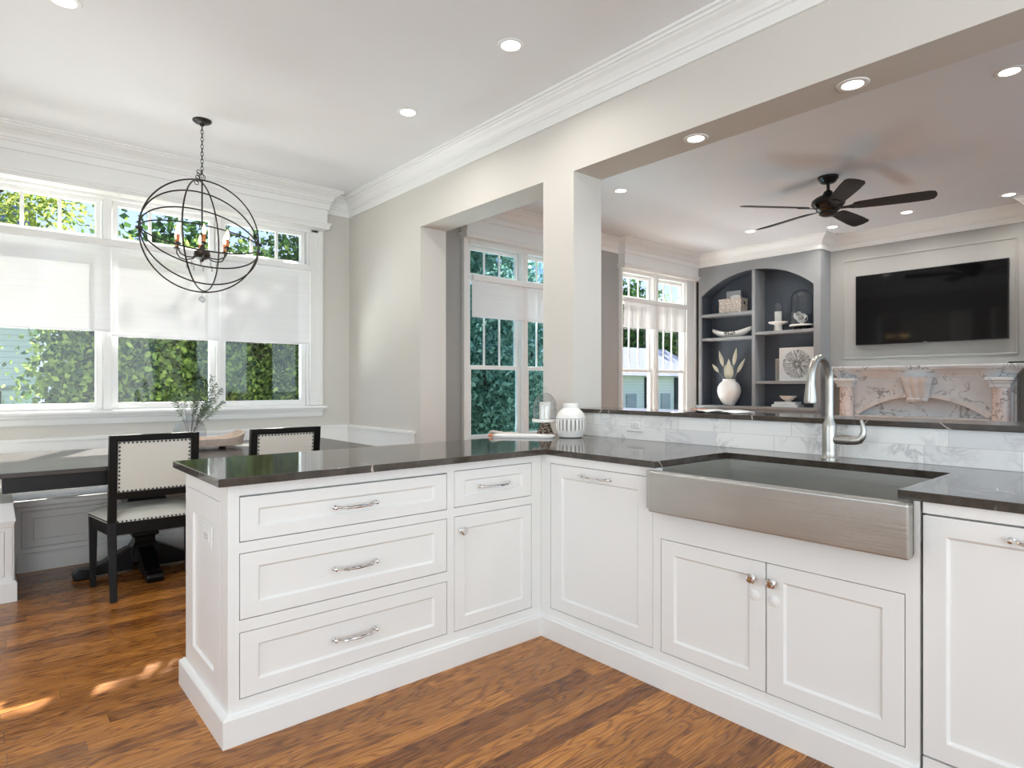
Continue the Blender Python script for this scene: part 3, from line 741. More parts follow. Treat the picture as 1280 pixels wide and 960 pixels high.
mb = MB(); mb.add(*sweep([(-.448, 4.512), (.12, 4.512), (.12, 5.155)], [(0, 0), (.022, 0), (.022, .105), (.012, .118), (0, .12)], -1)); mb.build('plinth', 'cab', t)

# ------------------------------------------------------------------ table
t = thing('dining_table', 'long black pedestal dining table in the breakfast nook', 'table', (1.12, 4.82, 0))
MB().box(-.02, 2.262, 4.19, 5.42, .735, .762).build('tabletop', 'ttop', t, bevel=.003)
MB().box(.07, 2.17, 4.245, 4.27, .648, .735).box(.07, 2.17, 5.34, 5.365, .648, .735).box(.07, .095, 4.27, 5.34, .648, .735).box(2.145, 2.17, 4.27, 5.34, .648, .735).build('apron', 'black', t, bevel=.002)
def pedestal(cx, cy):
    mb = MB(); q = 1.414
    mb.lathe([(.17*q, .735), (.17*q, .70), (.09*q, .68), (.07*q, .64), (.10*q, .56), (.115*q, .46), (.09*q, .36), (.055*q, .29), (.062*q, .27), (.078*q, .255), (.078*q, .235), (.06*q, .225), (.058*q, .20), (.075*q, .165), (.085*q, .14), (.085*q, .07), (.0001, .07)], (cx, cy, 0), 4, 'z', pi/4, False)
    o = mb.build('pedestal', 'black', t, bevel=.004)
    for k in range(4):
        a = k*pi/2; mb = MB(); mb.T = Matrix.Translation((cx, cy, 0)) @ Matrix.Rotation(a, 4, 'Z')
        top = [(.06, .165), (.10, .16), (.16, .13), (.24, .085), (.31, .062), (.36, .064), (.385, .05)]
        pl = [(x, z) for x, z in top]+[(.392, .03), (.385, .0), (.30, .0), (.295, .014), (.22, .018), (.06, .018)]
        mb.prism(pl, -.048, .048, 'xz'); mb.build('foot', 'black', o, bevel=.008)
pedestal(.81, 4.74); pedestal(1.52, 4.74)

# ------------------------------------------------------------------ chairs
def make_chair(loc, label):
    t = thing('dining_chair', label, 'chair', (0, 0, 0), None)
    hw = .232
    def post(s_):
        mb = MB(); w = .021
        P = [(-.055, 0), (-.012, .30), (0, .44), (-.012, .60), (-.05, .942)]
        vs = []; fs = []
        for y, z in P:
            k = .8 if z == 0 else 1
            vs += [(s_*(hw-.021)-w*k, y-w*k, z), (s_*(hw-.021)+w*k, y-w*k, z), (s_*(hw-.021)+w*k, y+w*k, z), (s_*(hw-.021)-w*k, y+w*k, z)]
        for i in range(len(P)-1):
            for k in range(4): fs.append((i*4+k, i*4+(k+1) % 4, i*4+4+(k+1) % 4, i*4+4+k))
        fs += [(3, 2, 1, 0), tuple(len(P)*4-4+k for k in range(4))]
        mb.add(vs, fs); mb.build('leg', 'black', t, bevel=.003)
    post(-1); post(1)
    for s_ in (-1, 1):
        mb = MB(); x = s_*.262; mb.frustum((x-.015, x+.015, .335, .365), (x-.022, x+.022, .328, .372), 0, .43); mb.build('leg', 'black', t, bevel=.002)
    # apron
    mb = MB()
    mb.box(-hw+.04, hw-.04, -.012, .010, .365, .435).box(-.245, .245, .345, .367, .365, .43)
    for s_ in (-1, 1):
        vs = [(s_*(hw-.032), 0, .365), (s_*(hw-.008), 0, .365), (s_*.278, .35, .365), (s_*.254, .35, .365)]
        vs += [(a, b, .43) for a, b, _ in vs]; mb.add(vs, [(0, 1, 2, 3), (7, 6, 5, 4), (0, 4, 5, 1), (1, 5, 6, 2), (2, 6, 7, 3), (3, 7, 4, 0)])
    mb.build('apron', 'black', t, bevel=.002)
    # seat cushion
    mb = MB(); N = 14; vs = []; fs = []
    def half(v): return hw-.012+(.285-hw+.012)*v
    for j in range(N+1):
        v = j/N; y = -.002+.385*v
        for i in range(N+1):
            u = i/N*2-1; ed = max(abs(u)**8, abs(2*v-1)**10)
            z = .478+.028*(1-abs(u)**3)*(1-abs(2*v-1)**3)-.022*ed
            vs.append((half(v)*u, y, z))
    for j in range(N):
        for i in range(N): a = j*(N+1)+i; fs.append((a, a+1, a+N+2, a+N+1))
    k0 = len(vs); bd = [i for i in range(N+1)]+[(j+1)*(N+1)+N for j in range(N)]+[N*(N+1)+N-1-i for i in range(N)]+[(N-1-j)*(N+1) for j in range(N-1)]
    for b in bd: vs.append((vs[b][0], vs[b][1], .430))
    L = len(bd)
    for i in range(L): fs.append((bd[i], k0+i, k0+(i+1) % L, bd[(i+1) % L]))
    fs.append(tuple(k0+i for i in range(L)))
    mb.add(vs, fs, True); mb.build('seat', 'fabric', t, angle=60)
    # back frame and upholstered panel (leaning with the posts)
    def by(z): return -.012-.038*(z-.60)/.342
    def slab(mb, x0, x1, z0, z1, f, b):
        vs = [(x0, by(z0)-f, z0), (x1, by(z0)-f, z0), (x1, by(z0)+b, z0), (x0, by(z0)+b, z0), (x0, by(z1)-f, z1), (x1, by(z1)-f, z1), (x1, by(z1)+b, z1), (x0, by(z1)+b, z1)]
        return mb.add(vs, [(0, 3, 2, 1), (4, 5, 6, 7), (0, 1, 5, 4), (1, 2, 6, 5), (2, 3, 7, 6), (3, 0, 4, 7)])
    slab(MB(), -hw+.0421, hw-.0421, .905, .942, .020, .020).build('top_rail', 'black', t, bevel=.002)
    slab(MB(), -hw+.0421, hw-.0421, .572, .610, .020, .020).build('lower_rail', 'black', t, bevel=.002)
    bp = slab(MB(), -hw+.0425, hw-.0425, .6105, .9045, .012, .014).build('backrest', 'fabric', t, bevel=.006, seg=3)
    nm = MB()
    def nail(x, z): nm.sphere((x, by(z)-.0125, z), .0056, 7, 4)
    n = 17
    for i in range(n+1):
        x = -hw+.052+(2*hw-.104)*i/n; nail(x, .897); nail(x, .618)
    m = 12
    for i in range(1, m):
        z = .618+.279*i/m; nail(-hw+.052, z); nail(hw-.052, z)
    nm.build('nail_trim', 'dark', bp)
    nm = MB()
    for i in range(18):
        x = -hw+.05+(2*hw-.10)*i/17; nm.sphere((x, -.0035, .441), .0054, 7, 4)
    nm.build('nail_trim', 'dark', t)
    for s_ in (-1, 1):
        nm = MB()
        for i in range(1, 15):
            v = i/15; nm.sphere((s_*(half(v)+.001), -.002+.385*v, .441), .0054, 7, 4)
        nm.build('nail_trim', 'dark', t)
    t.location = loc; return t
ch = make_chair((.765, 4.165, 0), 'black-framed chair with cream nailhead back, left one, fully visible past the peninsula')
copy_tree(ch, None, (1.535, 4.165, 0), 'black-framed chair with cream nailhead back, only its top showing above the counter')

# ------------------------------------------------------------------ things on the dining table
t = thing('serving_tray', 'pale stone-like footed tray on the dining table behind the left chair', 'tray', (1.25, 4.93, .762))
mb = MB(); mb.T = Matrix.Translation((1.24, 4.90, .762)) @ Matrix.Rotation(radians(0), 4, 'Z')
N = 20; L2, W2 = .25, .15
vs = []; fs = []
def rim(u): return .030+.040*abs(u)**3
outer = []; 
ring_n = 48
for lv in range(4):
    for i in range(ring_n):
        a = 2*pi*i/ring_n; c_, s_ = cos(a), sin(a); k = (abs(c_)**5+abs(s_)**5)**(-1/5)
        u = c_*k; x, y = L2*c_*k, W2*s_*k; h = .075+.045*abs(c_*k)**4
        if lv == 0: p = (x*.93, y*.9, .022)
        if lv == 1: p = (x, y, h)
        if lv == 2: p = (x*.94, y*.9, h)
        if lv == 3: p = (x*.9, y*.84, .036)
        vs.append(p)
for lv in range(3):
    for i in range(ring_n): fs.append((lv*ring_n+i, lv*ring_n+(i+1) % ring_n, (lv+1)*ring_n+(i+1) % ring_n, (lv+1)*ring_n+i))
fs.append(tuple(range(ring_n))[::-1]); fs.append(tuple(3*ring_n+i for i in range(ring_n)))
mb.add(vs, fs, True); mb.build('tray_body', 'trav', t)
for sx_ in (-1, 1):
    for sy_ in (-1, 1):
        mb = MB(); mb.box(1.24+sx_*.14-.03, 1.24+sx_*.14+.03, 4.90+sy_*.08-.02, 4.90+sy_*.08+.02, .7622, .785); mb.build('foot', 'trav', t, bevel=.003)
t = thing('glass_vase', 'clear glass bottle vase on the dining table holding green sprigs', 'vase', (1.20, 5.20, .762))
gx, gy = 1.20, 5.20
MB().lathe([(.0001, .763), (.07, .763), (.10, .775), (.115, .82), (.115, .88), (.10, .925), (.06, .955), (.028, .975), (.022, .995), (.03, 1.01), (.027, 1.01), (.018, .993), (.024, .972), (.056, .950), (.095, .92), (.11, .878), (.11, .82), (.095, .78), (.0001, .77)], (gx, gy, 0), 36).build('glass_body', 'clear', t)
random.seed(4)
t = thing('plant_sprigs', 'feathery green sprigs standing in the clear glass vase', 'plant', (gx, gy, .78))
def sprig(base, tip, n, ln, mat, name, wd=.006, par=None, droop=.03):
    b = Vector(base); e = Vector(tip); st = []
    mid = (b+e)/2+Vector((random.uniform(-.02, .02), random.uniform(-.02, .02), .05))
    for i in range(13):
        u = i/12; st.append((1-u)**2*b+2*u*(1-u)*mid+u*u*e)
    mb = MB(); mb.tube(st, .0016, 5)
    mb.build('stem', 'bark', par)
    mb = MB()
    for i in range(n):
        u = .45+.55*i/n; k = min(int(u*12), 11); p = st[k].lerp(st[k+1], u*12-k); d = (st[k+1]-st[k]).normalized()
        for s_ in (-1, 1):
            side = d.cross(Vector((random.uniform(-.6, .6), random.uniform(-.6, .6), 1))).normalized()*s_
            dr_ = (d*.8+side).normalized(); l = ln*(1-.6*abs(u-.7)/.5)*random.uniform(.8, 1.2)
            q = p+dr_*l+Vector((0, 0, -droop*random.random())); w = dr_.cross(Vector((0, 1, .3))).normalized()*wd
            m_ = p.lerp(q, .45); mb.add([p, m_+w, q, m_-w], [(0, 1, 2, 3)])
    mb.build('leaves', mat, par)
tips = [(-.12, -.02, 1.17), (-.06, .03, 1.29), (.03, -.03, 1.22), (.08, .0, 1.25), (.16, .02, 1.30), (.22, -.02, 1.20), (.13, -.06, 1.12), (.25, .03, 1.10), (.05, .02, 1.15), (.19, .02, 1.24), (.11, .03, 1.07)]
for dx, dy, z in tips: sprig((gx, gy, .80), (gx+dx, gy+dy, z), 44, .052, 'sprig', 's', .0026, t)

# ------------------------------------------------------------------ chandelier
cx, cy, cz = 1.178, 4.77, 2.283
t = thing('orb_chandelier', 'bronze orb chandelier of nested rings with candle bulbs and crystals', 'chandelier', (cx, cy, CZ))
MB().lathe([(.0001, CZ-.0005), (.062, CZ-.0005), (.062, CZ-.008), (.05, CZ-.018), (.02, CZ-.026), (.012, CZ-.04), (.0001, CZ-.04)], (cx, cy, 0), 32).build('canopy', 'dark', t)
mb = MB(); z = CZ-.045; i = 0
while z > 2.72:
    u = (1, 0, 0) if i % 2 else (0, 1, 0); c = Vector((cx, cy, z-.012)); pts = [c+Vector(u)*.0085*cos(2*pi*k/14)+Vector((0, 0, .0175))*sin(2*pi*k/14) for k in range(14)]
    mb.tube(pts, .0022, 6, True); z -= .026; i += 1
mb.ring((cx, cy, 2.706), .02, .0028, (1, 0, 0), (0, 0, 1), 24)
for k in range(5): mb.ring((cx-.02-.004*k, cy, 2.74-.02*k), .014, .0025, (.7, .7*(k % 2), 0), (0, .2, 1), 16)
mb.build('chain', 'dark', t)
R0 = .392
for k, (ang, R_) in enumerate(((96, .392), (67, .388), (43, .384), (26, .380))):
    a = radians(ang); mb = MB(); mb.ring((cx, cy, cz), R_, .0052, (1, 0, 0), (0, cos(a), sin(a)), 96); mb.build('ring', 'dark', t)
mb = MB(); mb.ring((cx, cy, cz), .384, .0052, (.52, .853, 0), (0, 0, 1), 96); mb.build('ring', 'dark', t)
mb = MB()
for s_ in (-1, 1): MB().lathe([(.012, -.02), (.012, .02)], (cx+s_*.39, cy, cz), 12, 'x').build('pivot', 'dark', t)
mb.tube([(cx, cy, 2.69), (cx, cy, 2.16)], .0055, 8)
mb.lathe([(.0001, 2.10), (.008, 2.105), (.012, 2.115), (.045, 2.13), (.055, 2.15), (.05, 2.175), (.02, 2.19), (.012, 2.21), (.0055, 2.22)], (cx, cy, 0), 24)
mb.build('stem', 'dark', t)
for k in range(6):
    a = 2*pi*k/6+.35; d = Vector((cos(a), sin(a), 0)); mb = MB(); c = Vector((cx, cy, 0))
    pts = [c+d*r+Vector((0, 0, z)) for r, z in ((.03, 2.15), (.07, 2.125), (.12, 2.12), (.16, 2.135), (.178, 2.165), (.18, 2.195))]
    mb.tube(pts, .0045, 8); p = c+d*.18
    mb.lathe([(.004, 2.19), (.022, 2.198), (.024, 2.203), (.010, 2.206), (.010, 2.212)], (p.x, p.y, 0), 16)
    arm = mb.build('arm', 'dark', t)
    MB().lathe([(.0098, 2.210), (.0098, 2.262)], (p.x, p.y, 0), 14).build('candle_sleeve', 'orange', arm)
    MB().lathe([(.0001, 2.262), (.009, 2.266), (.0135, 2.285), (.011, 2.305), (.004, 2.325), (.0001, 2.335)], (p.x, p.y, 0), 12).build('candle_bulb', 'flame', arm)
    lamp('candle_glow', 'POINT', (d.x*.18, d.y*.18, 2.30-CZ), 1.2, (1, .72, .42), parent=t, shadow_soft_size=.012)
for k in range(10):
    a = 2*pi*k/10; r = .10; mb = MB()
    for j in range(3): mb.sphere((cx+r*cos(a), cy+r*sin(a), 2.085-.0135*j), .0072, 8, 5)
    mb.tube([(cx+r*cos(a), cy+r*sin(a), 2.09), (cx+r*cos(a), cy+r*sin(a), 2.125)], .001, 4)
    mb.build('crystal_strand', 'crystal', t)
mb = MB(); mb.sphere((cx, cy, 1.835), .024, 16, 10); mb.tube([(cx, cy, 1.858), (cx, cy, 1.90)], .002, 5); mb.build('crystal_ball', 'crystal', t)

# ------------------------------------------------------------------ downlights
def downlight(x, y, z, lab, E=22, room='k', r=.05, col=(1, .965, .91)):
    t = thing('downlight', lab, 'ceiling light', (x, y, z), None)
    mb = MB(); n = 36
    mb.lathe([(r, z-.0012), (r+.004, z-.006), (r+.022, z-.005), (r+.026, z-.0008), (r, z-.0008)], (x, y, 0), n); mb.build('trim_ring', 'trimw', t)
    MB().lathe([(r-.0005, z-.0010), (r-.0005, z-.0035), (.0001, z-.0035)], (x, y, 0), n).build('lens', 'lens', t)
    lamp('lamp_light', 'AREA', (0, 0, -.012), E, col, r*1.6, aim=(0, 0, -1), parent=t, spread=radians(150))
    return t
EK, EL, EB = 5, 5, 2.5
downlight(2.215, 2.60, CZ, 'recessed ceiling light, largest one, on the kitchen ceiling in the upper middle', EK)
downlight(2.22, 3.70, CZ, 'recessed ceiling light on the kitchen ceiling nearest the breakfast nook wall', EK)
downlight(.296, 3.72, CZ, 'recessed ceiling light cut by the top picture edge, left of the chandelier', EK)
downlight(2.977, 1.922, 2.586, 'recessed light under the beam, left of two, near the column', EB, r=.042)
downlight(2.977, 1.115, 2.586, 'recessed light under the beam, right of two', EB, r=.042)
downlight(4.682, 3.853, CZ, 'recessed living room ceiling light right beside the column', EL)
downlight(7.134, 3.844, CZ, 'recessed living room ceiling light left below the fan blade tips, above the bookcase', EL)
downlight(7.64, 2.311, CZ, 'recessed living room ceiling light above the television, right of the fan', EL)
downlight(7.68, 3.10, CZ, 'recessed living room ceiling light at the crown corner, under the fan', EL)
downlight(4.674, .871, CZ, 'recessed living room ceiling light at the right picture edge, the nearest', EL)
downlight(7.70, 1.44, CZ, 'recessed living room ceiling light near the crown at the right picture edge', EL)

# ------------------------------------------------------------------ counter items
jx, jy = 2.665, 2.575
t = thing('lantern_jar', 'white ceramic jar with vertical slots on the counter corner', 'vase', (jx, jy, .915))
prof = [(.0001, .9155), (.062, .9155), (.072, .920), (.078, .935), (.083, .955)]
o = MB().lathe(prof, (jx, jy, 0), 48).build('base', 'cer', t)
# slotted band: bars
mb = MB(); n = 22; zb0, zb1 = .955, 1.028
rr = lambda z: .083+.006*sin(pi*(z-.935)/.115)
for k in range(n):
    a0 = 2*pi*k/n; a1 = a0+2*pi/n*.56
    vs = []; fs = []; m_ = 7
    for j in range(m_+1):
        z = zb0+(zb1-zb0)*j/m_; w = (.5+.0*j); ext = .18*(1-min(1, min(j, m_-j)))*(2*pi/n)
        for aa in (a0-ext, a1+ext):
            for r_ in (rr(z), rr(z)-.005): vs.append((jx+r_*cos(aa), jy+r_*sin(aa), z))
    for j in range(m_):
        b = j*4; fs += [(b, b+2, b+6, b+4), (b+1, b+5, b+7, b+3), (b, b+4, b+5, b+1), (b+2, b+3, b+7, b+6)]
    mb.add(vs, fs)
mb.build('slotted_band', 'cer', t)
MB().lathe([(.078, .957), (.078, 1.026)], (jx, jy, 0), 40).build('inner_liner', 'linen', t)
MB().lathe([(.0845, 1.028), (.0875, 1.03), (.084, 1.045), (.074, 1.064), (.056, 1.082), (.0455, 1.09), (.0445, 1.095), (.0455, 1.115), (.0445, 1.117), (.038, 1.117), (.036, 1.09), (.0001, 1.088)], (jx, jy, 0), 48).build('shoulder', 'cer', t)
sx0, sy0 = 2.645, 2.775
t = thing('cake_stand', 'small pedestal stand with white plate and carved wood foot on the counter', 'stand', (sx0, sy0, .915))
MB().lathe([(.0001, .9155), (.055, .9155), (.053, .925), (.040, .96), (.030, .985), (.030, .998), (.0001, .998)], (sx0, sy0, 0), 32).build('foot', 'carved', t)
MB().lathe([(.0001, .9985), (.079, .9985), (.081, 1.002), (.081, 1.014), (.079, 1.017), (.0001, 1.017)], (sx0, sy0, 0), 40).build('plate', 'cer', t)
t = thing('pillar_candle', 'white pillar candle under the glass dome on the cake stand', 'candle', (sx0, sy0, 1.0175))
MB().lathe([(.0001, 1.0175), (.037, 1.0175), (.037, 1.118), (.033, 1.121), (.0001, 1.118)], (sx0, sy0, 0), 32).build('wax', 'wax', t)
MB().tube([(sx0, sy0, 1.116), (sx0, sy0+.001, 1.130)], .001, 6).build('wick', 'slot', t)
t = thing('glass_cloche', 'clear bell-shaped glass dome over the pillar candle', 'cloche', (sx0, sy0, 1.0175))
dome = [(.072*cos(a), 1.085+.095*sin(a)) for a in [i*pi/2/12 for i in range(12)]]
MB().lathe([(.074, 1.0178), (.0725, 1.03)]+dome+[(.006, 1.180), (.006, 1.186)]+[(.070*cos(a), 1.085+.0925*sin(a)) for a in [pi/2-.1-i*(pi/2-.1)/12 for i in range(13)]]+[(.0705, 1.03), (.072, 1.0178)], (sx0, sy0, 0), 40).build('dome', 'clear', t)
MB().lathe([(.005, 1.184), (.004, 1.192), (.011, 1.20), (.012, 1.208), (.008, 1.217), (.0001, 1.219)], (sx0, sy0, 0), 16).build('dome_knob', 'clear', t)
# oval tray with a folded cloth
d0 = Vector((.25, -.285, 0)).normalized(); ang = math.atan2(d0.y, d0.x)
t = thing('serving_board', 'white enamel serving board with orange end lying on the counter', 'tray', (2.45, 2.74, .915))
mb = MB(); mb.T = Matrix.Translation((2.452, 2.757, 0)) @ Matrix.Rotation(ang, 4, 'Z')
N = 40; vs = []; fs = []; lv = [(.97, .9158), (1.0, .922), (1.0, .929), (.97, .931), (.9, .927)]
for k, z in lv:
    for i in range(N):
        a = 2*pi*i/N; c_, s_ = cos(a), sin(a); q = (abs(c_)**4+abs(s_)**4)**(-.25); vs.append((.185*c_*q*k, .062*s_*q*(k if k > .95 else .8), z))
for j in range(4):
    for i in range(N): fs.append((j*N+i, j*N+(i+1) % N, (j+1)*N+(i+1) % N, (j+1)*N+i))
fs += [tuple(range(N))[::-1], tuple(4*N+i for i in range(N))]
mb.add(vs, fs, True); mb.build('board', 'cer', t)
mb = MB(); mb.T = Matrix.Translation((2.452, 2.757, 0)) @ Matrix.Rotation(ang, 4, 'Z'); mb.box(-.212, -.186, -.03, .03, .9158, .930); mb.build('board_end', 'orange', t, bevel=.006, seg=3)
t = thing('folded_cloth', 'small grey rolled cloth lying behind the left end of the serving board', 'cloth', (2.40, 2.92, .915))
mb = MB()
for k in range(3):
    a = Vector((2.36, 2.985-.012*k, .930+.006*k)); b = Vector((2.50, 2.835-.012*k, .922)); 
    mb.tube([a.lerp(b, u/8)+Vector((0, 0, .004*sin(u+k))) for u in range(9)], [.004, .010, .011, .010, .009, .009, .008, .007, .003], 8)
mb.T = Matrix.Identity(4)
o = mb.build('cloth_roll', 'linen', t)
for v in o.data.vertices: pass

# ------------------------------------------------------------------ ledge item: open magazine
t = thing('open_magazine', 'open magazine lying on the raised ledge by the living room', 'magazine', (3.0, 1.72, 1.081))
mb = MB(); N = 8
for s_ in (-1, 1):
    vs = []; fs = []
    for i in range(N+1):
        u = i/N; h = 1.0815+.011*sin(pi*min(1, u*1.1))*(1-.4*u)+.002
        for v in (0, 1): vs.append((2.99+.11*(v-.5)*2*.9+.01*u, 1.80+s_*.155*u, h))
    for i in range(N): fs.append((2*i, 2*i+1, 2*i+3, 2*i+2))
    mb.add(vs, fs, True)
o = mb.build('pages', 'paper', t); m_ = o.modifiers.new('solid', 'SOLIDIFY'); m_.thickness = .002; m_.offset = 1
mb = MB(); mb.box(2.93, 3.00, 1.86, 1.93, 1.0955, 1.0975); mb.build('printed_picture', 'orange', t)

# ------------------------------------------------------------------ living room bookcase
def bookcase(y0, y1, n0, n1, lab, full=True):
    t = thing('built_in_bookcase', lab, 'bookcase', (8.1, (y0+y1)/2, 0))
    xf = 7.95; zt = 2.95; spring, top = 2.505, 2.80; c = (n0+n1)/2; hw = (n1-n0)/2; rise = top-spring; R = (hw*hw+rise*rise)/(2*rise)
    arc = []
    for i in range(25):
        y = n1-(n1-n0)*i/24; arc.append((y, top-R+sqrt(max(0, R*R-(y-c)**2))))
    poly = [(y1, .935), (y1, zt), (y0, zt), (y0, .935), (n0, .935)]+[(y, z) for y, z in reversed(arc)]+[(n1, .935)]
    mb = MB(); mb.prism(poly, xf, xf+.03, 'yz'); mb.build('arched_face_frame', 'grey', t)
    MB().box(xf+.03, TX-.001, y0, y0+.03, .935, zt).build('side_panel', 'grey', t); MB().box(xf+.03, TX-.001, y1-.03, y1-.001, .935, zt).build('side_panel', 'grey', t)
    mb = MB(); mb.box(xf+.0305, TX-.02, n1-.001, n1+.02, .935, 2.9).box(xf+.0305, TX-.02, n0-.02, n0+.001, .935, 2.9).box(TX-.02, TX-.002, n0, n1, .935, 2.9).build('niche_lining', 'greyin', t)
    mb = MB(); po2 = [(y, z) for y, z in arc]+[(n0, 2.9), (n1, 2.9)]; mb.prism(po2, xf+.0302, TX-.021, 'yz'); mb.build('niche_soffit', 'greyin', t)
    dv = (c-.023, c+.023)
    MB().box(xf+.002, TX-.021, dv[0], dv[1], .935, 2.795).build('divider', 'grey', t, bevel=.002)
    shelves = [(dv[1], n1, 2.205, 2.245), (dv[1], n1, 1.862, 1.900), (n0, dv[0], 1.905, 1.945), (n0, dv[0], 1.240, 1.280)]
    for a, b, z0, z1 in shelves: MB().box(xf+.012, TX-.021, a+.001, b-.001, z0, z1).build('shelf', 'grey', t, bevel=.002)
    MB().box(7.88, TX-.001, y0-.0, y1, .895, .934).build('base_top', 'grey', t, bevel=.004)
    MB().box(7.90, TX-.001, y0, y1, .0, .894).build('base_cabinet', 'grey', t, bevel=.002)
    TBk = frame_T((7.90, 0, 0), (0, -1, 0), (-1, 0, 0))
    for q in range(2):
        a0 = -(y1-.04)+q*(y1-y0-.06)/2; a1 = a0+(y1-y0-.1)/2
        d = shaker(a0, a1, .12, .86, frame_T((7.879, 0, 0), (0, -1, 0), (-1, 0, 0)), .06, .06).build('cabinet_door', 'grey', t)
        knob(d, frame_T((7.879, 0, 0), (0, -1, 0), (-1, 0, 0)), a1-.03 if q == 0 else a0+.03, .78)
    return t
bookcase(3.356, 5.088, 3.439, 5.045, 'grey built-in bookcase with arched niche beside the fireplace')
bookcase(-.42, 1.31, -.36, 1.25, 'grey built-in bookcase right of the fireplace, mostly beyond the picture edge')

# ------------------------------------------------------------------ bookcase contents
zs = 2.2455
t = thing('woven_basket', 'woven rectangular basket on the top left shelf of the bookcase', 'basket', (8.1, 4.62, zs))
mb = MB(); w = .01; a0, a1, b0, b1 = 8.02, 8.20, 4.46, 4.80
for args in ((a0, a0+w, b0, b1), (a1-w, a1, b0, b1), (a0+w, a1-w, b0, b0+w), (a0+w, a1-w, b1-w, b1)): mb.box(*args, zs, 2.44)
mb.box(a0+w, a1-w, b0+w, b1-w, zs, zs+.01); mb.build('basket_body', 'weave', t, bevel=.003)
mb = MB(); mb.tube([(a0, b0, 2.44), (a1, b0, 2.44), (a1, b1, 2.44), (a0, b1, 2.44)], .009, 8, True); mb.build('rim', 'weave', t)
MB().box(8.09, 8.13, b0-.003, b0-.0005, 2.36, 2.40).build('handle_hole', 'slot', t)
mb = MB(); mb.box(8.12, 8.128, 4.52, 4.74, zs+.012, 2.565)
tag(mb.build('photo_card', simple('card_grey', (176, 178, 182), .7)), 'grey card standing in the woven basket', 'card')
mb = MB(); mb.prism([(4.49, zs+.012), (4.64, zs+.012), (4.64, 2.48), (4.60, 2.495), (4.53, 2.49), (4.49, 2.475)], 8.05, 8.08, 'yz')
tag(mb.build('folded_paper', 'paper', bevel=.004), 'bright white folded paper standing in the woven basket', 'paper')
zs = 1.9005
t = thing('boat_bowl', 'long white boat-shaped bowl on the second left shelf of the bookcase', 'bowl', (8.08, 4.62, zs))
mb = MB(); vs = []; fs = []; N = 20; Mn = 10
for sh in (0, 1):
    for i in range(N+1):
        u = i/N*2-1; hl = .30*u; wd = (.075-.004*sh)*sqrt(max(0, 1-u*u))+.001; zr = .075+.065*u*u; zb = zs+.001+.095*abs(u)**3+sh*.006
        for j in range(Mn+1):
            a = pi*j/Mn; vs.append((8.08-wd*cos(a), 4.64+hl, zb+(zs+zr-zb)*(1-sin(a))))
k = (N+1)*(Mn+1)
for sh in (0, 1):
    for i in range(N):
        for j in range(Mn): a = sh*k+i*(Mn+1)+j; fs.append((a, a+1, a+Mn+2, a+Mn+1))
for i in range(N):
    for j in (0, Mn): a = i*(Mn+1)+j; fs.append((a, a+Mn+1, a+k+Mn+1, a+k))
mb.add(vs, fs, True); mb.build('bowl_body', 'cer', t)
mb = MB(); random.seed(7)
for i in range(16): mb.sphere((8.00+.012*(i % 3), 4.55+.010*i, 1.955+.016*sin(i*1.7)), .011, 8, 6)
tag(mb.build('bead_garland', simple('dark_beads', (90, 86, 88), .5)), 'dark bead garland draped over the boat-shaped bowl', 'garland')
zs = .9345
t = thing('ceramic_vase', 'round-bodied white ceramic vase at the bottom left of the bookcase', 'vase', (8.07, 4.665, zs))
vz = [(.0001, .9345), (.065, .9345), (.075, .94), (.10, .98), (.145, 1.06), (.163, 1.13), (.158, 1.19), (.13, 1.245), (.095, 1.275), (.085, 1.29), (.093, 1.305), (.088, 1.309), (.075, 1.29), (.0001, 1.27)]
MB().lathe(vz, (8.06, 4.665, 0), 40).build('vase_body', 'cer', t)
t = thing('dried_leaves', 'pale dried pointed leaves standing in the white round vase', 'dried plant', (8.06, 4.665, 1.275))
for k, (dy, z, ln, w, mt) in enumerate(((.14, 1.72, .24, .030, 'dried'), (-.12, 1.75, .26, .030, 'dried'), (-.24, 1.60, .24, .026, 'dried'), (.25, 1.53, .16, .026, 'dried'), (.0, 1.60, .26, .045, 'dried'), (.07, 1.52, .24, .04, 'dried'), (-.06, 1.50, .2, .04, 'dried'))):
    b = Vector((8.06, 4.665+dy*.2, 1.275)); e = Vector((8.03+.02*(k % 3), 4.665+dy, z)); d = (e-b).normalized(); s0 = e-d*ln
    mb = MB(); mb.tube([b, s0], .002, 5); side = d.cross(Vector((1, 0, 0))).normalized(); vs = []; fs = []
    for i in range(11):
        u = i/10; ww = w*sin(pi*u**.8)+.0005; p = s0+d*ln*u; off = Vector((-.012*sin(pi*u), 0, 0)); vs += [p-side*ww, p+off, p+side*ww]
    for i in range(10): fs += [(3*i, 3*i+1, 3*i+4, 3*i+3), (3*i+1, 3*i+2, 3*i+5, 3*i+4)]
    mb.add(vs, fs, True); o = mb.build('leaf', mt, t)
zs = 1.9455
t = thing('candle_stand', 'small white pedestal plate on the upper right shelf of the bookcase', 'stand', (8.06, 3.95, zs))
MB().lathe([(.0001, zs), (.055, zs), (.052, zs+.01), (.046, zs+.085), (.11, zs+.10), (.122, zs+.112), (.122, zs+.122), (.0001, zs+.118)], (8.06, 3.95, 0), 36).build('stand_body', 'cer', t)
t = thing('pillar_candle', 'white pillar candle on the small white pedestal plate in the bookcase', 'candle', (8.06, 3.95, 2.067))
MB().lathe([(.0001, 2.0645), (.043, 2.0645), (.043, 2.205), (.0001, 2.20)], (8.06, 3.95, 0), 28).build('wax', 'wax', t)
MB().tube([(8.06, 3.95, 2.20), (8.06, 3.951, 2.222)], .0015, 6).build('wick', 'slot', t)
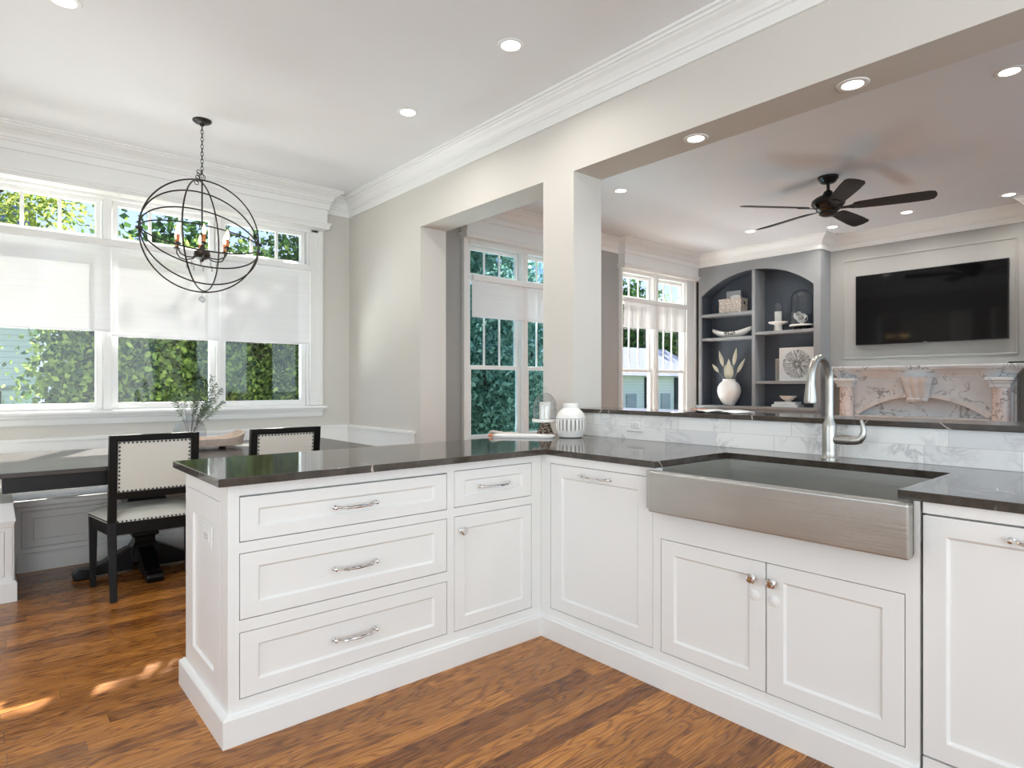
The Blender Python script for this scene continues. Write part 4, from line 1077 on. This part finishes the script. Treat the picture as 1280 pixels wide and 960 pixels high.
def cloche(x, y, z0, r, h, lab):
    t = thing('glass_cloche', lab, 'cloche', (x, y, z0)); zc = z0+h-r
    out = [(r, z0), (r, zc)]+[(max(r*cos(a), .0001), zc+r*sin(a)) for a in [pi/2*i/12 for i in range(1, 13)]]
    inn = [(max((r-.003)*cos(a), .0001), zc+(r-.003)*sin(a)) for a in [pi/2*i/12 for i in range(12, 0, -1)]]+[(r-.003, zc), (r-.003, z0)]
    MB().lathe(out+inn, (x, y, 0), 36).build('dome', 'clear', t)
    MB().sphere((x, y, z0+h+.008), .01, 12, 8).build('dome_knob', 'clear', t)
cloche(8.06, 3.95, 2.0655, .062, .275, 'small narrow glass dome over the candle in the bookcase')
t = thing('display_stand', 'dark footed round base with pale top under the large glass dome', 'stand', (8.07, 3.65, zs))
MB().lathe([(.0001, zs+.045), (.145, zs+.045), (.150, zs+.05), (.150, zs+.062), (.145, zs+.068), (.0001, zs+.068)], (8.09, 3.65, 0), 40).build('plate', 'cer', t)
MB().lathe([(.125, zs+.035), (.13, zs+.0448), (.0001, zs+.0448)], (8.09, 3.65, 0), 36).build('under_plate', 'black', t)
for k in range(3):
    a = 2*pi*k/3+.5; MB().box(8.09+.09*cos(a)-.015, 8.09+.09*cos(a)+.015, 3.65+.09*sin(a)-.015, 3.65+.09*sin(a)+.015, zs, zs+.036).build('foot', 'black', t)
cloche(8.09, 3.65, zs+.0685, .128, .46, 'large glass dome over two woven balls in the bookcase')
def rball(x, y, z, r, lab, seed):
    random.seed(seed); mb = MB()
    for k in range(9):
        u = Vector((random.gauss(0, 1), random.gauss(0, 1), random.gauss(0, 1))).normalized(); w = u.orthogonal().normalized(); mb.ring((x, y, z), r-.004-.0006*k, .0045, u, w, 28, 6)
    tag(mb.build('rattan_ball', 'cer'), lab, 'ornament', 'woven balls under the large dome')
rball(8.05, 3.625, zs+.0685+.071, .070, 'openwork white ball resting on the base under the large dome', 1)
rball(8.135, 3.715, zs+.0685+.118, .062, 'openwork white ball leaning higher behind the other one in the dome', 2)
zs = 1.2805
t = thing('framed_artwork', 'square framed print of a dark starburst on white in the bookcase', 'picture', (8.12, 3.72, zs))
mb = MB(); fw = .018; a, b, z0, z1 = 3.49, 3.955, zs, zs+.44
mb.box(8.10, 8.125, a, a+fw, z0, z1).box(8.10, 8.125, b-fw, b, z0, z1).box(8.10, 8.125, a+fw, b-fw, z0, z0+fw).box(8.10, 8.125, a+fw, b-fw, z1-fw, z1).build('frame', 'paper', t, bevel=.002)
# print (own origin at its centre for the pattern)
pm = MB().box(-.004, .004, -(b-a)/2+fw, (b-a)/2-fw, -.22+fw, .22-fw)
LOC['_p'] = Vector((0, 0, 0)); me_ = pm.build('print', 'art', t)
off = wloc(t); me_.data.transform(Matrix.Translation(off)); me_.location = Vector((8.112, (a+b)/2, zs+.22))-off
t = thing('picture_frame', 'plain pale frame half hidden behind the starburst print', 'picture', (8.18, 3.9, zs))
MB().box(8.165, 8.185, 3.75, 4.04, zs, zs+.30).build('frame', simple('taupe_frame', (168, 164, 156), .6), t, bevel=.002)
MB().box(8.162, 8.166, 3.77, 4.02, zs+.02, zs+.28).build('mount', simple('taupe_mount', (150, 146, 140), .7), t)
zs = .9345
def book(x0, x1, y0, y1, z0, z1, lab):
    t = thing('book', lab, 'book', ((x0+x1)/2, (y0+y1)/2, z0), None)
    MB().box(x0+.004, x1-.002, y0+.003, y1-.003, z0+.003, z1-.003).build('pages', 'paper', t)
    MB().box(x0, x1, y0, y1, z0, z0+.0028).box(x0, x1, y0, y1, z1-.0028, z1).box(x1-.002, x1, y0, y1, z0+.0028, z1-.0028).build('cover', 'book', t)
book(7.97, 8.18, 3.66, 4.00, zs, zs+.034, 'white book lying at the bottom of the two-book pile in the bookcase')
book(7.98, 8.17, 3.69, 3.97, zs+.0345, zs+.068, 'white book lying on top of the two-book pile in the bookcase')
t = thing('footed_bowl', 'small white footed bowl on the pile of two books', 'bowl', (8.07, 3.82, zs+.0685))
b0_ = zs+.0685
MB().lathe([(.0001, b0_), (.04, b0_), (.035, b0_+.012), (.05, b0_+.02), (.09, b0_+.05), (.108, b0_+.078), (.104, b0_+.078), (.085, b0_+.052), (.0001, b0_+.03)], (8.07, 3.82, 0), 36).build('bowl_body', 'cer', t)

# ------------------------------------------------------------------ television, mantel
t = thing('television', 'large flat black television mounted on the grey chimney wall', 'television', (8.2, 2.29, 1.71))
MB().box(8.192, 8.222, 1.535, 3.035, 1.715, 2.567).build('casing', 'tvb', t, bevel=.003)
MB().box(8.1905, 8.1925, 1.545, 3.025, 1.728, 2.557).build('screen', 'tvs', t)
MB().box(8.222, TX, 2.05, 2.5, 1.95, 2.35).build('wall_bracket', 'tvb', t)
MB().box(8.1895, 8.192, 2.27, 2.31, 1.718, 1.723).build('logo', 'chrome', t)
t = thing('fireplace_mantel', 'carved veined marble fireplace mantel with scrolled keystone', 'fireplace', (8.1, 2.3, 0))
MC = 2.318
mb = MB(); mb.add(*sweep([(TX, 3.17), (8.06, 3.17), (8.06, MC*2-3.17), (TX, MC*2-3.17)], [(0, 1.31), (.02, 1.313), (.025, 1.33), (.045, 1.355), (.075, 1.385), (.10, 1.40), (.112, 1.405), (.112, 1.418), (0, 1.418)], -1)); 
tag(mb.build('cornice', 'mantel', t))
MB().box(7.93, TX, MC-.968, MC+.968, 1.4185, 1.448).build('mantel_shelf', 'mantel', t, bevel=.006, seg=3)
# spandrel with arched opening
aw = .635; az = .868; at = 1.088; rise = at-az; R = (aw*aw+rise*rise)/(2*rise)
def arc(R_, c_z, hw, n=24): return [(MC-hw+2*hw*i/n, c_z-R_+sqrt(max(0, R_*R_-(-hw+2*hw*i/n)**2))) for i in range(n+1)]
arcp = arc(R, at, aw)
mb = MB(); mb.prism([(MC-.85, 0), (MC-.85, 1.31), (MC+.85, 1.31), (MC+.85, 0), (MC+aw, 0)]+arcp[::-1]+[(MC-aw, 0)], 8.06, 8.10, 'yz'); mb.build('spandrel', 'mantel', t)
mb = MB(); A1 = arc(R, at, aw); A2 = [(y+(y-MC)*.075, z+.048) for y, z in A1]; mb.prism(A1+A2[::-1], 8.035, 8.0595, 'yz'); mb.build('arch_moulding', 'keyst', t, bevel=.005)
mb = MB(); mb.box(8.14, 8.16, MC-.85, MC+.85, 0, 1.31).build('back_panel', 'mantel', t)
mb = MB(); mb.box(8.10, TX, MC-.87, MC+.87, 1.25, 1.31).box(8.10, TX, MC-.87, MC-.85, 0, 1.25).box(8.10, TX, MC+.85, MC+.87, 0, 1.25).build('body', 'mantel', t)
mb = MB(); mb.box(8.02, 8.16, MC-.655, MC+.655, .82, .866).build('inner_lintel', 'keyst', t)
for s_ in (-1, 1):
    cy_ = MC+s_*.755
    o = MB().lathe([(.083, 0), (.083, .10), (.077, .13), (.077, 1.20)], (8.02, cy_, 0), 32, sy=1).build('column', 'mantelp', t)
    MB().box(7.915, 8.059, cy_-.125, cy_+.125, 1.272, 1.309).box(7.93, 8.059, cy_-.105, cy_+.105, 1.245, 1.272).box(7.94, 8.059, cy_-.088, cy_+.088, 1.2, 1.245).build('capital', 'mantel', o, bevel=.006)
# keystone: scrolled corbel
mb = MB(); N = 26; zs_ = [1.312-.265*i/16 for i in range(17)]
vs = []; fs = []
for i, z in enumerate(zs_):
    u = i/16; hw = .155-.055*u**.7; out = .10*(1-u)**.8+.035+(.02 if u > .92 else 0)
    for j in range(N+1):
        v = j/N*2-1; fl = .022*abs(sin(v*pi*1.5+pi/2)); vs.append((8.034-out-fl+.03*abs(v)**6, MC+hw*v, z))
for i in range(16):
    for j in range(N): a = i*(N+1)+j; fs.append((a, a+1, a+N+2, a+N+1))
k = len(vs); vs += [(8.0345, p[1], p[2]) for p in vs[:]]
for i in range(16):
    for j in (0, N): a = i*(N+1)+j; fs.append((a, a+N+1, k+a+N+1, k+a))
for j in range(N):
    for i in (0, 16): a = i*(N+1)+j; fs.append((a, a+1, k+a+1, k+a))
mb.add(vs, fs, True)
mb.tube([(7.985, MC-.098, 1.052), (7.985, MC+.098, 1.052)], .022, 14)
mb.build('keystone', 'keyst', t, angle=50)
mb = MB(); mb.box(7.99, 8.14, 1.37, 1.50, 1.4485, 1.468)
tag(mb.build('media_box', 'tvb', bevel=.003), 'flat black box on the right end of the mantel shelf', 'media box')

# ------------------------------------------------------------------ ceiling fan
hx, hy = 5.80, 2.38
t = thing('ceiling_fan', 'black five-blade ceiling fan hanging in the living room', 'fan', (hx, hy, CZ))
MB().lathe([(.0001, CZ-.0005), (.085, CZ-.0005), (.085, CZ-.02), (.06, CZ-.055), (.03, CZ-.065), (.0001, CZ-.065)], (hx, hy, 0), 32).build('canopy', 'fanm', t)
MB().lathe([(.014, CZ-.06), (.014, 2.98)], (hx, hy, 0), 14).build('downrod', 'fanm', t)
MB().lathe([(.014, 2.99), (.035, 2.975), (.05, 2.945), (.10, 2.925), (.135, 2.895), (.14, 2.865), (.125, 2.84), (.10, 2.825), (.10, 2.81), (.075, 2.79), (.075, 2.77), (.05, 2.755), (.0001, 2.752)], (hx, hy, 0), 40).build('motor', 'fanm', t)
for k in range(5):
    a = radians(-40.55-33+72*k+2); T = Matrix.Translation((hx, hy, 2.822)) @ Matrix.Rotation(a, 4, 'Z') @ Matrix.Rotation(radians(-13), 4, 'X')
    mb = MB(); mb.T = T
    pl = [(.20, -.045), (.24, -.062), (.40, -.072), (.62, -.080), (.76, -.078), (.80, -.062), (.815, -.02), (.815, .02), (.80, .062), (.76, .078), (.62, .080), (.40, .072), (.24, .062), (.20, .045)]
    mb.prism(pl, -.0035, .0035); bl = mb.build('blade', 'fanb', t, bevel=.0015)
    mb = MB(); mb.T = T; mb.prism([(.085, -.018), (.16, -.022), (.20, -.04), (.27, -.035), (.29, 0), (.27, .035), (.20, .04), (.16, .022), (.085, .018)], -.010, -.0042); mb.build('blade_bracket', 'fanm', bl, bevel=.001)
mb = MB(); mb.tube([(hx+.03, hy-.02, 2.755), (hx+.03, hy-.02, 2.66)], .0012, 5); mb.sphere((hx+.03, hy-.02, 2.655), .006, 8, 6); mb.build('pull_chain', 'chrome', t)

# ------------------------------------------------------------------ outdoors
struct('ground', MB().box(-30, 50, 6.2, 60, -1.2, -1.0), 'grass')
def tree(name, label, c, r, n, leaf, mat, seed, group='trees outside the windows', trunk=True, cl=60, spread=.28):
    rng = np.random.default_rng(seed); c = np.array(c, float); r = np.array(r, float)
    cc = rng.normal(size=(cl, 3)); cc /= np.linalg.norm(cc, axis=1)[:, None]; cc *= rng.uniform(.35, 1, (cl, 1))**.6; cc = c+cc*r*.85
    P = cc[rng.integers(0, cl, n)]+rng.normal(size=(n, 3))*r.mean()*spread*.62
    P = P[P[:, 2] > -1.0]; P = P[P[:, 1] > 6.9]; n = len(P)
    u = rng.normal(size=(n, 3)); u /= np.linalg.norm(u, axis=1)[:, None]; w = rng.normal(size=(n, 3)); w -= (w*u).sum(1)[:, None]*u; w /= np.linalg.norm(w, axis=1)[:, None]
    s = (leaf*rng.uniform(.6, 1.3, n))[:, None]; nn = np.cross(u, w)
    V = np.stack([P-u*s*.5, P+w*s*.36+nn*s*.08, P+u*s*.6, P-w*s*.36+nn*s*.08], 1).reshape(-1, 3)
    t = thing(name, label, 'tree', (c[0], c[1], -1.0), group)
    me = bpy.data.meshes.new('foliage'); me.from_pydata((V-np.array([c[0], c[1], -1.0])).tolist(), [], np.arange(4*n).reshape(-1, 4).tolist())
    me.materials.append(M[mat]); o = bpy.data.objects.new('foliage', me); COL.objects.link(o); o.parent = t
    if trunk:
        mb = MB(); top = c[2]+r[2]*.5
        mb.tube([(c[0]+.1*sin(i), c[1], -1.0+(top+1)*i/6) for i in range(7)], [.16, .13, .12, .10, .08, .06, .03], 9)
        for k in range(6):
            a = k*1.1+seed; z0 = c[2]-r[2]*.5+k*.2; mb.tube([(c[0], c[1], z0), (c[0]+cos(a)*r[0]*.4, c[1]+sin(a)*r[1]*.4, z0+.5), (c[0]+cos(a)*r[0]*.8, c[1]+sin(a)*r[1]*.8, z0+1.2)], [.05, .035, .012], 6)
        mb.build('trunk', 'bark', t)
    return t
tree('maple_tree', 'broad green maple filling the left breakfast nook window', (1.65, 9.3, 1.6), (1.3, 1.1, 1.5), 26000, .078, 'leaf1', 1)
tree('maple_tree', 'leafy maple behind the middle breakfast nook window', (3.0, 10.2, 1.6), (1.6, 1.1, 1.9), 27000, .08, 'leaf1', 2)
tree('evergreen_tree', 'dark tree beyond the breakfast nook window nearest the corner', (5.7, 11.5, 4.8), (1.75, 1.4, 5.8), 30000, .12, 'leaf2', 3)
tree('maple_tree', 'yellow-green tree with high crown left outside the nook', (-.3, 11.6, 4.0), (1.5, 1.0, 1.5), 8000, .075, 'leaf3', 4)
tree('background_tree', 'deep green tree further behind the middle nook window', (3.35, 14.0, 2.2), (2.75, 1.1, 2.7), 14000, .16, 'leaf2', 5)
tree('low_bush', 'bush below the left breakfast nook window', (.6, 9.2, .0), (1.2, .8, .75), 7000, .085, 'leaf1', 6, 'bushes outside', False)
tree('low_bush', 'bush with yellow-green leaves below the middle nook windows', (2.9, 9.0, .3), (1.6, .8, .8), 8000, .085, 'leaf3', 7, 'bushes outside', False)
tree('evergreen_tree', 'dense tree right outside the left living room window', (7.6, 9.4, 1.4), (1.7, 1.2, 2.2), 13000, .10, 'leaf4', 8)
tree('background_tree', 'tall tree, bluish with painted-in haze, behind the left living room window', (9.6, 12.5, 3.6), (2.4, 1.5, 2.8), 12000, .15, 'leaf4', 9)
tree('background_tree', 'tree rising over the neighbouring roof outside the right living room window', (30.5, 21.5, 3.2), (3.4, 1.8, 2.8), 12000, .24, 'leaf1', 10)
tree('background_tree', 'dark tree seen through the right living room upper panes', (25.0, 20.6, 4.0), (3.0, 1.8, 3.2), 6000, .24, 'leaf2', 11)
# neighbouring houses
t = thing('neighbour_house', 'white clapboard house seen at the left edge of the nook windows', 'house', (-2.5, 15.5, -1))
MB().box(-6, .80, 15.6, 20, -1, 2.9).build('wall', 'siding', t)
MB().prism([(15.0, 2.9), (20.3, 2.9), (17.6, 5.2)], -6.2, .85, 'yz').build('roof', 'roof', t)
MB().box(-.25, .25, 15.56, 15.6, .1, 1.1).build('window_pane', 'shut', t)
MB().box(-6, .80, 15.57, 15.6, 1.12, 1.2).build('band', simple('grey_band', (150, 155, 160), .8), t)  # grey band along the wall above the window
t = thing('neighbour_house', 'cream neighbouring house with grey roof outside the right living room window', 'house', (17.5, 15.0, -1))
MB().box(13.6, 23, 14.0, 18, -1, 1.55).build('wall', 'siding2', t)
MB().prism([(13.7, 1.55), (18.3, 1.55), (16.0, 2.75)], 13.3, 22.4, 'yz').build('roof', 'roof', t)
for x in (18.35, 20.2): MB().box(x, x+.33, 13.95, 14.0, -1, 1.5).build('shutter', 'shut', t)
for x in (17.3, 19.35): MB().box(x, x+.55, 13.96, 14.0, -.4, .9).build('window_pane', simple('pane_grey', (150, 156, 158), .3), t)
